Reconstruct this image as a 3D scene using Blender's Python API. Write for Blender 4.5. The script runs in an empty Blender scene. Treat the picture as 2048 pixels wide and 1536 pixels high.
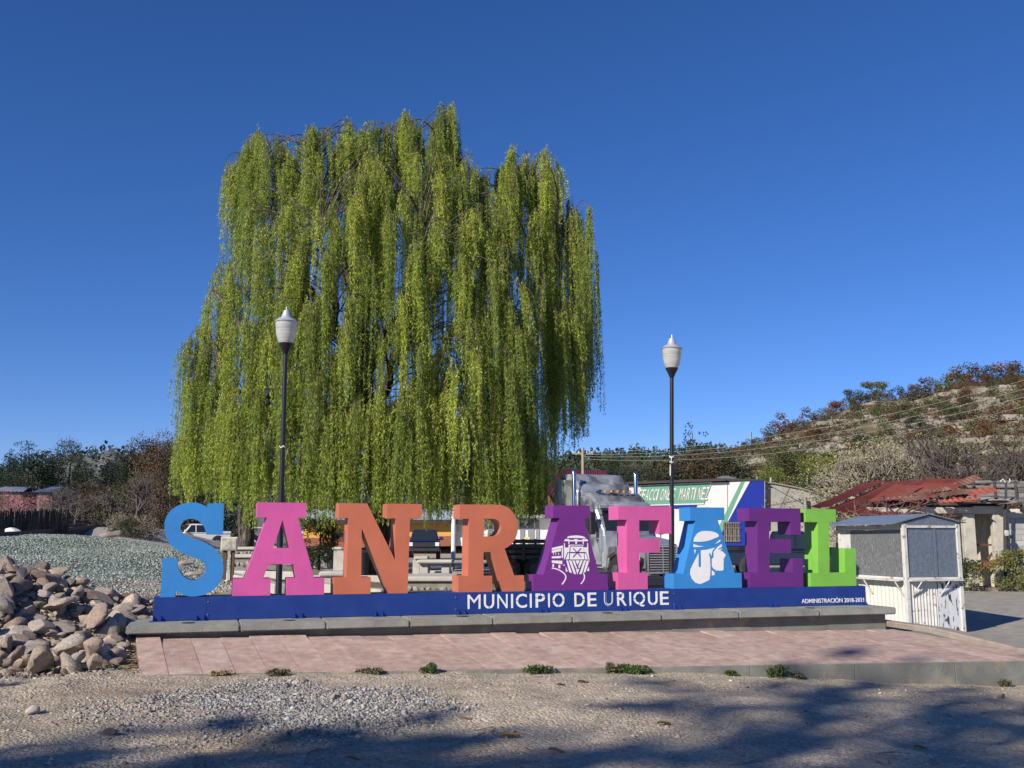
import bpy, bmesh, math, random
import numpy as np
from mathutils import Vector, Matrix
random.seed(7); RNG = np.random.default_rng(7)
S = bpy.context.scene
COL = S.collection
R = math.radians

# ------------------------------------------------------------------ camera, sky, sun, exposure
FPX, PITCH, EYE = 2000.0, math.atan(307 / 2000), 1.6
cam = bpy.data.objects.new('camera', bpy.data.cameras.new('camera'))
COL.objects.link(cam); S.camera = cam
cam.location = (0, 0, EYE); cam.rotation_euler = (math.pi / 2 + PITCH, 0, 0)
cam.data.sensor_width = 36; cam.data.lens = 36 * FPX / 2048; cam.data.clip_start = .1; cam.data.clip_end = 3000

SUN_EL = R(30); SX, SY = -.68, -.733          # horizontal direction towards the sun
w = bpy.data.worlds.new('World'); S.world = w; w.use_nodes = True
nt = w.node_tree; nt.nodes.clear()
sky = nt.nodes.new('ShaderNodeTexSky'); sky.sky_type = 'NISHITA'; sky.sun_disc = False
sky.sun_elevation = SUN_EL; sky.sun_rotation = math.atan2(SX, SY)
sky.altitude = 2000; sky.air_density = 1.0; sky.dust_density = 0.0; sky.ozone_density = 6.0
hs = nt.nodes.new('ShaderNodeHueSaturation'); hs.inputs['Saturation'].default_value = 1.15; hs.inputs['Value'].default_value = 1.0
bg = nt.nodes.new('ShaderNodeBackground'); bg.inputs['Strength'].default_value = 0.078
ow = nt.nodes.new('ShaderNodeOutputWorld')
tint = nt.nodes.new('ShaderNodeVectorMath'); tint.operation = 'MULTIPLY'; tint.inputs[1].default_value = (1.15, 1.0, 1.2)   # clear high-altitude air, deep blue
nt.links.new(sky.outputs[0], hs.inputs['Color']); nt.links.new(hs.outputs[0], tint.inputs[0]); nt.links.new(tint.outputs[0], bg.inputs[0]); nt.links.new(bg.outputs[0], ow.inputs[0])
sl = bpy.data.lights.new('sun', 'SUN'); sl.energy = 4.6; sl.angle = R(.5); sl.color = (1, .93, .82)
so = bpy.data.objects.new('sun', sl); COL.objects.link(so)
SDIR = Vector((SX * math.cos(SUN_EL), SY * math.cos(SUN_EL), math.sin(SUN_EL))).normalized()
so.rotation_euler = (-SDIR).to_track_quat('-Z', 'Y').to_euler(); so.location = (-20, -20, 30)
S.view_settings.view_transform = 'Standard'; S.view_settings.look = 'None'
S.view_settings.exposure = 0.4; S.view_settings.gamma = 1; S.view_settings.use_curve_mapping = False
S.render.engine = 'CYCLES'
S.cycles.max_bounces = 5; S.cycles.diffuse_bounces = 2; S.cycles.glossy_bounces = 3; S.cycles.transmission_bounces = 4; S.cycles.transparent_max_bounces = 6
S.cycles.use_denoising = True

# ------------------------------------------------------------------ helpers
def at(px, py, Y):
    """point at depth Y that the survey pixel (px,py) of the 2048x1536 photograph sees"""
    x = (px - 1024) / FPX; y = (768 - py) / FPX
    ry = math.cos(PITCH) - y * math.sin(PITCH); rz = math.sin(PITCH) + y * math.cos(PITCH)
    t = Y / ry
    return Vector((x * t, Y, EYE + rz * t))

def tag(o, label=None, cat=None, group=None, kind=None):
    if label: o['label'] = label
    if cat: o['category'] = cat
    if group: o['group'] = group
    if kind: o['kind'] = kind
    return o

def thing(name, label, cat, loc=(0, 0, 0), rz=0, group=None):
    o = bpy.data.objects.new(name, None); COL.objects.link(o); o.empty_display_size = .2
    o.location = loc; o.rotation_euler = (0, 0, rz)
    return tag(o, label, cat, group)

def link(name, me, mat=None, parent=None, smooth=False):
    if mat is not None and not me.materials: me.materials.append(mat)
    if smooth: me.polygons.foreach_set('use_smooth', np.ones(len(me.polygons), bool))
    o = bpy.data.objects.new(name, me); COL.objects.link(o)
    if parent: o.parent = parent
    return o

def copy_tree(o, parent=None):
    c = o.copy(); COL.objects.link(c); c.parent = parent
    for ch in list(o.children): copy_tree(ch, c)
    return c

def np_mesh(name, V, F):
    """V (n,3) and F (m,k) arrays -> mesh, all faces with k corners"""
    V = np.asarray(V, np.float32); F = np.asarray(F, np.int32)
    me = bpy.data.meshes.new(name); k = F.shape[1]
    me.vertices.add(len(V)); me.vertices.foreach_set('co', V.ravel())
    me.loops.add(F.size); me.loops.foreach_set('vertex_index', F.ravel())
    me.polygons.add(len(F)); me.polygons.foreach_set('loop_start', np.arange(0, F.size, k, dtype=np.int32))
    me.polygons.foreach_set('loop_total', np.full(len(F), k, np.int32))
    me.update(calc_edges=True)
    return me

class MB:
    """collects solids and builds them as one mesh"""
    def __init__(s): s.v = []; s.f = []
    def add(s, vs, fs):
        b = len(s.v); s.v += [tuple(p) for p in vs]; s.f += [tuple(i + b for i in f) for f in fs]; return s
    def hexa(s, p):   # 8 corners: bottom 4 ccw, top 4 ccw
        return s.add(p, [(0, 3, 2, 1), (4, 5, 6, 7), (0, 1, 5, 4), (1, 2, 6, 5), (2, 3, 7, 6), (3, 0, 4, 7)])
    def box(s, x0, x1, y0, y1, z0, z1):
        return s.hexa([(x0, y0, z0), (x1, y0, z0), (x1, y1, z0), (x0, y1, z0), (x0, y0, z1), (x1, y0, z1), (x1, y1, z1), (x0, y1, z1)])
    def bar(s, a, b, w, h=None, up=(0, 0, 1)):
        a, b, up = Vector(a), Vector(b), Vector(up); h = h or w
        d = (b - a).normalized()
        if abs(d.dot(up)) > .95: up = Vector((1, 0, 0))
        x = d.cross(up).normalized() * w / 2; y = x.cross(d).normalized() * h / 2
        return s.hexa([a - x - y, a + x - y, b + x - y, b - x - y, a - x + y, a + x + y, b + x + y, b - x + y])
    def tube(s, path, rad, n=8, cap=True):
        path = [Vector(p) for p in path]
        if not isinstance(rad, (list, tuple)): rad = [rad] * len(path)
        b = len(s.v); ref = Vector((.31, .2, 1)).normalized()
        for i, p in enumerate(path):
            d = (path[min(i + 1, len(path) - 1)] - path[max(i - 1, 0)]).normalized()
            q = ref if abs(d.dot(ref)) < .95 else Vector((1, 0, 0))
            x = d.cross(q).normalized(); y = d.cross(x)
            for k in range(n):
                t = 2 * math.pi * k / n
                s.v.append(tuple(p + (x * math.cos(t) + y * math.sin(t)) * rad[i]))
        for i in range(len(path) - 1):
            for k in range(n):
                a, c = b + i * n + k, b + i * n + (k + 1) % n
                s.f.append((a, c, c + n, a + n))
        if cap:
            s.f.append(tuple(b + k for k in range(n))[::-1]); s.f.append(tuple(b + (len(path) - 1) * n + k for k in range(n)))
        return s
    def lathe(s, prof, c=(0, 0, 0), n=20):
        b = len(s.v); c = Vector(c)
        for r, z in prof:
            for k in range(n):
                t = 2 * math.pi * k / n; s.v.append((c.x + r * math.cos(t), c.y + r * math.sin(t), c.z + z))
        for i in range(len(prof) - 1):
            for k in range(n):
                a, d = b + i * n + k, b + i * n + (k + 1) % n
                s.f.append((a, d, d + n, a + n))
        s.f.append(tuple(b + k for k in range(n))[::-1]); s.f.append(tuple(b + (len(prof) - 1) * n + k for k in range(n)))
        return s
    def prism(s, poly, fn, d0, d1):
        """poly of (u,v); fn(u,v,d)->xyz; simple polygon walls plus n-gon caps"""
        n = len(poly)
        vs = [fn(u, v, d0) for u, v in poly] + [fn(u, v, d1) for u, v in poly]
        fs = [tuple(range(n)), tuple(range(2 * n - 1, n - 1, -1))] + [((i + 1) % n, i, i + n, (i + 1) % n + n) for i in range(n)]
        return s.add(vs, fs)
    def build(s, name, mat, parent=None, smooth=False, bevel=0, seg=1, loc=None, rot=None):
        me = bpy.data.meshes.new(name); me.from_pydata(s.v, [], s.f)
        bm = bmesh.new(); bm.from_mesh(me)
        bmesh.ops.recalc_face_normals(bm, faces=bm.faces)
        if bevel:
            es = [e for e in bm.edges if len(e.link_faces) == 2 and e.calc_face_angle(0) > R(28)]
            bmesh.ops.bevel(bm, geom=es, offset=bevel, segments=seg, affect='EDGES', clamp_overlap=True)
        bm.to_mesh(me); bm.free()
        if smooth:
            me.polygons.foreach_set('use_smooth', np.ones(len(me.polygons), bool))
            try: me.set_sharp_from_angle(angle=R(40))
            except Exception: pass
        o = link(name, me, mat, parent)
        if loc is not None: o.location = loc
        if rot is not None: o.rotation_euler = rot
        return o

MATS = {}
def mat(name, col, rough=.7, metal=0., var=.15, scale=6., rvar=0., bump=0., bscale=40., spec=.5, col2=None, thr=None, coat=0., trans=0., stretch=None, detail=6, alpha=None):
    """procedural Principled material: noise-varied colour, optional second colour in patches above a threshold, bump, per-object variation"""
    if name in MATS: return MATS[name]
    m = bpy.data.materials.new(name); m.use_nodes = True; t = m.node_tree; N, L = t.nodes, t.links
    p = N['Principled BSDF']; p.inputs['Roughness'].default_value = rough; p.inputs['Metallic'].default_value = metal
    p.inputs['Specular IOR Level'].default_value = spec
    if coat: p.inputs['Coat Weight'].default_value = coat; p.inputs['Coat Roughness'].default_value = .05
    tc = N.new('ShaderNodeTexCoord'); src = tc.outputs['Object']
    if stretch:
        mp = N.new('ShaderNodeMapping'); mp.inputs['Scale'].default_value = stretch; L.new(src, mp.inputs[0]); src = mp.outputs[0]
    no = N.new('ShaderNodeTexNoise'); no.inputs['Scale'].default_value = scale; no.inputs['Detail'].default_value = detail; no.inputs['Roughness'].default_value = .6
    L.new(src, no.inputs['Vector'])
    mr = N.new('ShaderNodeMapRange'); mr.inputs[1].default_value = .3; mr.inputs[2].default_value = .7; mr.inputs[3].default_value = 1 - var; mr.inputs[4].default_value = 1 + var
    L.new(no.outputs['Fac'], mr.inputs[0])
    base = None
    if col2 is not None:
        n2 = N.new('ShaderNodeTexNoise'); n2.inputs['Scale'].default_value = scale * 1.7; n2.inputs['Detail'].default_value = 8; L.new(src, n2.inputs['Vector'])
        a, b = thr or (.5, .6)
        m2 = N.new('ShaderNodeMapRange'); m2.inputs[1].default_value = a; m2.inputs[2].default_value = b; L.new(n2.outputs['Fac'], m2.inputs[0])
        mx = N.new('ShaderNodeMix'); mx.data_type = 'RGBA'; mx.inputs[6].default_value = (*col, 1); mx.inputs[7].default_value = (*col2, 1)
        L.new(m2.outputs[0], mx.inputs[0]); base = mx.outputs[2]
    val = mr.outputs[0]
    if rvar:
        oi = N.new('ShaderNodeObjectInfo'); m3 = N.new('ShaderNodeMapRange'); m3.inputs[3].default_value = 1 - rvar; m3.inputs[4].default_value = 1 + rvar
        L.new(oi.outputs['Random'], m3.inputs[0]); mm = N.new('ShaderNodeMath'); mm.operation = 'MULTIPLY'; L.new(val, mm.inputs[0]); L.new(m3.outputs[0], mm.inputs[1]); val = mm.outputs[0]
    vm = N.new('ShaderNodeVectorMath'); vm.operation = 'SCALE'
    if base is not None: L.new(base, vm.inputs[0])
    else: vm.inputs[0].default_value = col
    L.new(val, vm.inputs['Scale']); L.new(vm.outputs[0], p.inputs['Base Color'])
    if bump:
        nb = N.new('ShaderNodeTexNoise'); nb.inputs['Scale'].default_value = bscale; nb.inputs['Detail'].default_value = 5; L.new(src, nb.inputs['Vector'])
        bu = N.new('ShaderNodeBump'); bu.inputs['Strength'].default_value = min(1, bump); bu.inputs['Distance'].default_value = .02 * max(1, bump); L.new(nb.outputs['Fac'], bu.inputs['Height']); L.new(bu.outputs[0], p.inputs['Normal'])
    if trans:   # leaves: part of the light passes through
        tr = N.new('ShaderNodeBsdfTranslucent'); L.new(vm.outputs[0], tr.inputs[0]); ms = N.new('ShaderNodeMixShader'); ms.inputs[0].default_value = trans
        L.new(p.outputs[0], ms.inputs[1]); L.new(tr.outputs[0], ms.inputs[2]); L.new(ms.outputs[0], N['Material Output'].inputs[0])
    if alpha is not None:
        p.inputs['Transmission Weight'].default_value = alpha
    MATS[name] = m; return m

def sstep(a, b, x): t = np.clip((x - a) / (b - a), 0, 1); return t * t * (3 - 2 * t)
_G = RNG.random((64, 64))
def vnoise(x, y, s):
    """smooth value noise, -1..1"""
    x = np.asarray(x, float) / s; y = np.asarray(y, float) / s
    xi = np.floor(x).astype(int); yi = np.floor(y).astype(int); fx = x - xi; fy = y - yi
    fx = fx * fx * (3 - 2 * fx); fy = fy * fy * (3 - 2 * fy)
    g = lambda i, j: _G[i % 64, j % 64]
    return 2 * ((g(xi, yi) * (1 - fx) + g(xi + 1, yi) * fx) * (1 - fy) + (g(xi, yi + 1) * (1 - fx) + g(xi + 1, yi + 1) * fx) * fy) - 1

# ------------------------------------------------------------------ terrain
CP = []
for X in np.arange(-10, 13, 2.): 
    for Y in np.arange(-12, 10, 2.): CP.append((X, Y, -.04 * X if X > -6 else .24))
for X, Z in ((-4.4, .20), (-3.9, .172), (-3, .155), (-2, .138), (-1, .115), (0, .085), (1, .06), (2, .02), (3, -.045), (4, -.10), (5, -.17), (6.3, -.25), (7.5, -.29)):
    for d in (0, -.5, .7): CP.append((X, 10.85 + (X + 3.9) * .2115 + d, Z - (.012 if d < 0 else 0)))
for X in np.arange(5, 13, 2.): CP.append((X, 12.9, -.04 * X))
CP += [(-5.17, 14, .72), (-4.6, 17, .72), (-7.6, 20, .87), (-14.3, 40, 1.11), (-20.2, 40, 1.6), (-22.8, 45, 1.72), (-24, 60, 2.2), (-12, 26, 1.1), (-12, 18, 1.1), (-9, 16, 1.1),
       (-20, 30, 1.7), (-30, 40, 1.8), (-40, 60, 2.2), (-60, 100, 2.5), (-100, 150, 3), (-4.4, 30, .36), (-5.3, 39, .12), (-5, 22, .66), (-1.5, 20, .55), (1, 22, .4), (4.8, 33, -.02), (1.4, 37, .1), (4, 26, .1), (0, 28, .3),
       (2, 15.5, .45), (5, 18, .25), (-2, 16, .6), (8.3, 21.5, -.2), (9.9, 21.9, -.44), (10.2, 20.5, -.40), (13, 22, -.4), (9, 17, -.3), (8, 15, -.27), (17.7, 37, -.25), (14, 30, -.25), (20, 30, -.3), (26, 36, -.3), (18, 24, -.4),
       (-5.9, 69, .16), (-5.2, 85, 1.1), (0, 110, 1.6), (-26.9, 78, .84), (-14, 60, .7), (11.3, 40, .08), (10.2, 46, -.15), (13, 60, -.4), (4, 60, 0), (16, 70, -.3), (4, 46, .1), (-8, 46, .3), (-10, 34, .7), (20, 48, 0), (30, 55, .5),
       (40, 80, 1.), (60, 110, 1.2), (20, 80, 1), (0, 200, 2), (-100, 300, 3), (150, 200, 2), (-150, -60, 1), (150, -60, -1), (0, -60, 0), (60, 10, -1), (-60, 10, 1), (0, 400, 3), (300, 400, 3), (-300, 400, 3), (0, 700, 4)]
CP = np.array(CP, float)
def gz(x, y):
    x = np.atleast_1d(np.asarray(x, float)); y = np.atleast_1d(np.asarray(y, float))
    sh = x.shape; x = x.ravel(); y = y.ravel(); out = np.empty(len(x))
    for i in range(0, len(x), 20000):
        a, b = x[i:i + 20000, None], y[i:i + 20000, None]
        d2 = (a - CP[:, 0]) ** 2 + (b - CP[:, 1]) ** 2
        sc = (1.2 + .05 * np.maximum(b, 0)) ** 2
        ww = 1 / (d2 + .15 * sc) ** 2
        out[i:i + 20000] = (ww * CP[:, 2]).sum(1) / ww.sum(1)
    # heap of river stones: the mound they lie on
    toe = 10.75 + .16 * np.maximum(x + 5.2, -6) ; top = np.clip(1.02 - .40 * (x + 6.2), .42, 1.10)
    lift = sstep(toe, toe + 2.5, y) * sstep(17.5, 13.2, y) * sstep(-4.0, -4.9, x) * sstep(-14, -9, x)
    out = out + np.maximum(top - out, 0) * lift
    return out.reshape(sh)
def gz1(x, y): return float(gz(x, y)[0])
# ------------------------------------------------------------------ ground sheet
def axis(segs):
    out = []
    for a, b, st in segs: out += list(np.arange(a, b - 1e-6, st))
    return np.array(out + [segs[-1][1]])
gx = axis([(-900, -120, 60), (-120, -40, 8), (-40, -12, 1.), (-12, -8, .25), (-8, 8, .055), (8, 14, .2), (14, 40, 1.), (40, 120, 8), (120, 900, 60)])
gy = axis([(-200, -20, 20), (-20, 4, 1.5), (4, 6, .2), (6, 14.5, .055), (14.5, 26, .22), (26, 60, 1), (60, 120, 4), (120, 400, 20), (400, 1600, 120)])
GX, GY = np.meshgrid(gx, gy)
GZ = gz(GX, GY)
near = sstep(3, 6, GY) * sstep(40, 15, GY)
rough = .02 * vnoise(GX, GY, .55) + .010 * vnoise(GX + 9, GY, .21) + .005 * vnoise(GX, GY + 5, .09)
GZ = GZ + rough * near * (1 + .8 * (GX < -4))
V = np.stack([GX, GY, GZ], -1).reshape(-1, 3)
nx, ny = len(gx), len(gy)
idx = np.arange(nx * ny).reshape(ny, nx)
F = np.stack([idx[:-1, :-1], idx[:-1, 1:], idx[1:, 1:], idx[1:, :-1]], -1).reshape(-1, 4)
me = np_mesh('ground', V, F)
# what the ground is made of, place by place (earth, crushed stone, dry grass, asphalt)
dirt = np.array((.405, .34, .255)); crush = np.array((.36, .325, .28)); ballast = np.array((.17, .19, .165)); grass = np.array((.19, .17, .09)); far = np.array((.2, .18, .11))
xx, yy = V[:, 0], V[:, 1]
c = np.tile(dirt, (len(V), 1)) * (1 + .12 * vnoise(xx, yy, 1.3) + .1 * vnoise(xx, yy + 40, .35))[:, None]
def lay(c, col, m): return c * (1 - m[:, None]) + np.asarray(col) * m[:, None]
brown = np.clip(vnoise(xx + 3, yy * 1.8, 1.1) * 1.4 - .1, 0, 1) * sstep(12.5, 9, yy) * sstep(-.5, -3, xx)
c = lay(c, (.24, .165, .105), brown * .75)
fine = np.clip(vnoise(xx * .45 + 11, yy * 1.6 + 3, .8) + .4 * vnoise(xx, yy, .3), 0, 1) * sstep(13.5, 12, yy)
c = lay(c, (.50, .415, .32), fine * .5); c = lay(c, (.30, .235, .175), np.clip(-vnoise(xx * .6 + 31, yy * 1.3, .7) - .1, 0, 1) * .5 * sstep(13.5, 12, yy))
patch = np.clip(1.5 - ((xx + 1.9) / 1.25) ** 2 - ((yy - 9.2 + .12 * xx) / 1.1) ** 2 + .7 * vnoise(xx, yy, .5), 0, 1)
c = lay(c, (.31, .285, .26), patch * .65)
bank = sstep(13.0, 14.2, yy) * sstep(-3.2, -4.6, xx)
c = lay(c, crush, bank)
c = lay(c, ballast, sstep(-4, -6.5, xx + .22 * (yy - 14) + .8 * vnoise(xx, yy, 2)) * sstep(13.2, 15, yy) * sstep(46, 36, yy))
park = sstep(15, 16, yy) * sstep(-6.5, -4.5, xx + .12 * (yy - 16)) * sstep(8.5, 7.2, xx) * sstep(40, 36, yy)
c = lay(c, grass, park * np.clip(.75 + .5 * vnoise(xx, yy, 1.7), 0, 1))
c = lay(c, far, sstep(70, 120, yy))
at_ = me.color_attributes.new('soil', 'FLOAT_COLOR', 'POINT')
at_.data.foreach_set('color', np.concatenate([np.clip(c, 0.02, 1), np.ones((len(c), 1))], 1).astype(np.float32).ravel())
def ground_mat():
    m = bpy.data.materials.new('earth'); m.use_nodes = True; t = m.node_tree; N, L = t.nodes, t.links; p = N['Principled BSDF']
    p.inputs['Roughness'].default_value = .95; p.inputs['Specular IOR Level'].default_value = .15
    a = N.new('ShaderNodeVertexColor'); a.layer_name = 'soil'
    tc = N.new('ShaderNodeTexCoord'); vals = []
    for sc, lo, hi in ((5, .82, 1.18), (38, .7, 1.32), (150, .75, 1.3)):
        n = N.new('ShaderNodeTexNoise'); n.inputs['Scale'].default_value = sc; n.inputs['Detail'].default_value = 4; L.new(tc.outputs['Object'], n.inputs['Vector'])
        r = N.new('ShaderNodeMapRange'); r.inputs[1].default_value = .3; r.inputs[2].default_value = .7; r.inputs[3].default_value = lo; r.inputs[4].default_value = hi; L.new(n.outputs['Fac'], r.inputs[0]); vals.append(r.outputs[0])
    v = N.new('ShaderNodeTexVoronoi'); v.inputs['Scale'].default_value = 32; L.new(tc.outputs['Object'], v.inputs['Vector'])
    r = N.new('ShaderNodeMapRange'); r.inputs[3].default_value = .8; r.inputs[4].default_value = 1.25; L.new(v.outputs['Color'], r.inputs[0]); vals.append(r.outputs[0])
    cur = a.outputs[0]
    for x in vals:
        s = N.new('ShaderNodeVectorMath'); s.operation = 'SCALE'; L.new(cur, s.inputs[0]); L.new(x, s.inputs['Scale']); cur = s.outputs[0]
    L.new(cur, p.inputs['Base Color'])
    nb = N.new('ShaderNodeTexNoise'); nb.inputs['Scale'].default_value = 70; nb.inputs['Detail'].default_value = 6; L.new(tc.outputs['Object'], nb.inputs['Vector'])
    ad = N.new('ShaderNodeMath'); ad.operation = 'SUBTRACT'; L.new(nb.outputs['Fac'], ad.inputs[0]); L.new(v.outputs['Distance'], ad.inputs[1])
    bu = N.new('ShaderNodeBump'); bu.inputs['Strength'].default_value = .8; bu.inputs['Distance'].default_value = .02; L.new(ad.outputs[0], bu.inputs['Height']); L.new(bu.outputs[0], p.inputs['Normal'])
    return m
tag(link('ground', me, ground_mat(), smooth=True), kind='structure')

def sheet(name, poly, m, lift, step=.5, kind='structure', parent=None):
    """a thin sheet laid over the terrain inside a polygon"""
    xs = [p[0] for p in poly]; ys = [p[1] for p in poly]
    X, Y = np.meshgrid(np.arange(min(xs), max(xs) + step, step), np.arange(min(ys), max(ys) + step, step))
    ins = np.zeros(X.shape, bool); n = len(poly)
    for i in range(n):
        x0, y0 = poly[i]; x1, y1 = poly[(i + 1) % n]
        if y0 == y1: continue
        cnd = ((Y < y0) != (Y < y1)) & (X < (x1 - x0) * (Y - y0) / (y1 - y0) + x0); ins ^= cnd
    Z = gz(X, Y) + lift
    q = ins[:-1, :-1] & ins[1:, :-1] & ins[:-1, 1:] & ins[1:, 1:]
    ii = np.arange(X.size).reshape(X.shape)
    F = np.stack([ii[:-1, :-1], ii[:-1, 1:], ii[1:, 1:], ii[1:, :-1]], -1)[q]
    used = np.unique(F); mp = np.zeros(X.size, int); mp[used] = np.arange(len(used))
    P = np.stack([X, Y, Z], -1).reshape(-1, 3)[used]
    o = link(name, np_mesh(name, P, mp[F]), m, parent, True)
    return tag(o, kind=kind) if not parent else o
asphalt = mat('worn asphalt', (.30, .28, .24), .93, var=.2, scale=2.5, bump=.6, bscale=60, spec=.2, col2=(.36, .32, .255), thr=(.48, .62))
sheet('road', [(7.4, 14.9), (9, 14.0), (16, 12), (60, 14), (60, 36), (24, 36.0), (13, 34.5), (9.5, 45), (2, 45), (2, 100), (-12, 100), (-10.5, 62), (-4, 44), (1, 38), (7, 30), (7.4, 24)], asphalt, .02, .6)

# loose stones: joined meshes of small angular pebbles
def pebbles(name, P, size, m, flat=.6, kind='stuff', label=None):
    n = len(P)
    base = np.array([(1, 0, 0), (0, 1, 0), (-1, 0, 0), (0, -1, 0), (0, 0, 1), (0, 0, -1)], float)
    f = np.array([(0, 1, 4), (1, 2, 4), (2, 3, 4), (3, 0, 4), (1, 0, 5), (2, 1, 5), (3, 2, 5), (0, 3, 5)])
    s = size[:, None, None] * RNG.uniform(.55, 1.25, (n, 6, 1)) * np.concatenate([RNG.uniform(.7, 1.3, (n, 1, 2)), RNG.uniform(flat * .7, flat * 1.2, (n, 1, 1))], 2)
    v = base[None] * s + RNG.normal(0, .18, (n, 6, 3)) * size[:, None, None]
    a = RNG.uniform(0, 6.28, n); ca, sa = np.cos(a)[:, None], np.sin(a)[:, None]
    x = v[..., 0] * ca - v[..., 1] * sa; y = v[..., 0] * sa + v[..., 1] * ca; z = v[..., 2]
    b = RNG.normal(0, .5, n)[:, None]; y, z = y * np.cos(b) - z * np.sin(b), y * np.sin(b) + z * np.cos(b)
    v = np.stack([x, y, z], -1) + P[:, None, :]
    me = np_mesh(name, v.reshape(-1, 3), (f[None] + 6 * np.arange(n)[:, None, None]).reshape(-1, 3))
    ca_ = me.color_attributes.new('tone', 'FLOAT_COLOR', 'POINT')
    t = np.repeat(RNG.uniform(.4, 1.5, n), 6); k = np.repeat(RNG.uniform(-.06, .06, n), 6)
    ca_.data.foreach_set('color', np.stack([t * (1 + k), t, t * (1 - k), np.ones(6 * n)], 1).astype(np.float32).ravel())
    o = link(name, me, m)
    tag(o, kind=kind, label=label)
    return o
def stone_mat(name, col, var=.2):
    m = mat(name, col, .9, var=var, scale=30, spec=.25)
    t = m.node_tree; p = t.nodes['Principled BSDF']; src = p.inputs['Base Color'].links[0].from_socket
    a = t.nodes.new('ShaderNodeVertexColor'); a.layer_name = 'tone'; mx = t.nodes.new('ShaderNodeVectorMath'); mx.operation = 'MULTIPLY'
    t.links.new(src, mx.inputs[0]); t.links.new(a.outputs[0], mx.inputs[1]); t.links.new(mx.outputs[0], p.inputs['Base Color'])
    return m
def scatter(n, fx, fy, keep=None):
    x, y = fx(n), fy(n)
    if keep is not None:
        k = keep(x, y) > RNG.random(len(x)); x, y = x[k], y[k]
    return x, y
def relief(x, y):
    r = .02 * vnoise(x, y, .55) + .010 * vnoise(x + 9, y, .21) + .005 * vnoise(x, y + 5, .09)
    return gz(x, y) + r * (1 + .8 * (x < -4)) * sstep(3, 6, y) * sstep(40, 15, y)
def on_pave(x, y):  # pavement slab footprint
    fy = 10.9 + (x + 3.9) * .2115
    return (y > fy - .02) & (x > -4.75 + (12.2 - y) * .0) & (x < 7.2) & (y < 16.5)
# grey crushed stone spilled in front of the pavement
x, y = scatter(15000, lambda n: RNG.normal(-1.9, 1.0, n), lambda n: RNG.normal(9.3, .85, n), lambda x, y: np.clip(1.25 - ((x + 1.9) / 1.7) ** 2 - ((y - 9.2) / 1.5) ** 2 + .8 * vnoise(x, y, .45), 0, 1))
k = ~on_pave(x, y); x, y = x[k], y[k]
pebbles('gravel', np.stack([x, y, relief(x, y) + .004], 1), RNG.uniform(.008, .022, len(x)) * (1 + .8 * (RNG.random(len(x)) < .07)), stone_mat('crushed stone', (.31, .295, .275)))
# thin scatter of grit over the dirt
x, y = scatter(46000, lambda n: RNG.uniform(-6.5, 8, n), lambda n: RNG.uniform(6.3, 14, n), lambda x, y: np.clip(.35 + .6 * vnoise(x, y, .8) + .5 * vnoise(x + 7, y, .25) + .3 * (x < -2), 0.06, 1))
k = ~on_pave(x, y); x, y = x[k], y[k]
pebbles('gravel', np.stack([x, y, relief(x, y) + .001], 1), RNG.uniform(.004, .0115, len(x)) * (1 + 1.8 * (RNG.random(len(x)) < .03)), stone_mat('grit', (.40, .345, .275)))
# railway ballast and gravel on the bank
t = RNG.random(62000) ** .62; D = 13.2 + 34 * t
px = RNG.uniform(-60, 520, len(D)); x = (px - 1024) / 2000 * D; y = D
lim = -4.7 - (np.maximum(y - 14, 0) * .02)
k = (x < lim) ; x, y = x[k], y[k]
sz = RNG.uniform(.012, .036, len(x)) * (1 + (y - 13) * .03)
gcol = sstep(-4, -6.5, x + .22 * (y - 14) + .8 * vnoise(x, y, 2))
k = gcol > RNG.random(len(x))
P = np.stack([x, y, relief(x, y) + .004], 1)
pebbles('gravel', P[k], sz[k], stone_mat('grey green ballast', (.25, .285, .255)))
pebbles('gravel', P[~k], sz[~k], stone_mat('tan gravel', (.40, .36, .30)))

# ------------------------------------------------------------------ plinth and pavement
O = Vector((-4.434, 12.637, .576)); YAW = R(17.2)
U = Vector((math.cos(YAW), math.sin(YAW), 0)); NF = Vector((math.sin(YAW), -math.cos(YAW), 0)); ZZ = Vector((0, 0, 1))
def SP(u, v, d=0.): return O + U * u + ZZ * v + NF * d
concrete = mat('grey concrete', (.27, .275, .25), .9, var=.22, scale=3, bump=.7, bscale=90, spec=.25, col2=(.33, .31, .25), thr=(.5, .66))
concrete_d = mat('stained concrete', (.20, .20, .175), .9, var=.25, scale=2.2, bump=.6, bscale=60, spec=.25, col2=(.30, .26, .18), thr=(.55, .7))
pale = mat('pale concrete', (.47, .44, .38), .9, var=.14, scale=4, bump=.5, bscale=50, spec=.25)
def sbox(mb, u0, u1, v0, v1, d0, d1):
    return mb.hexa([SP(u0, v0, d1), SP(u1, v0, d1), SP(u1, v0, d0), SP(u0, v0, d0), SP(u0, v1, d1), SP(u1, v1, d1), SP(u1, v1, d0), SP(u0, v1, d0)])
pl = thing('plinth', 'long low concrete plinth with an overhanging slab under the coloured letters', 'plinth')
# slab in pours, joints a few millimetres open
cuts = [-.27, 1.02, 2.05, 3.1, 4.2, 5.3, 6.6, 7.8, 9.1, 10.42]
for a, b in zip(cuts, cuts[1:]):
    sbox(MB(), a + .002, b - .002, -.10, RNG.uniform(-.002, .002), -1.9, .6 + RNG.uniform(-.006, .006)).build('slab', concrete, pl, bevel=.014, seg=2)
sbox(MB(), -.14, 10.32, -.55, -.1005, -1.75, .47).build('base', concrete_d, pl, bevel=.01)
for u in (.42, 1.62, 3.85, 5.9, 9.1):
    b = SP(u, .002, .36); MB().lathe([(.075, 0), (.075, .005), (.06, .006), (.055, .003)], b, 16).build('uplight_cover', mat('dark cast metal', (.04, .04, .04), .6), pl, smooth=True)

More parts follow.
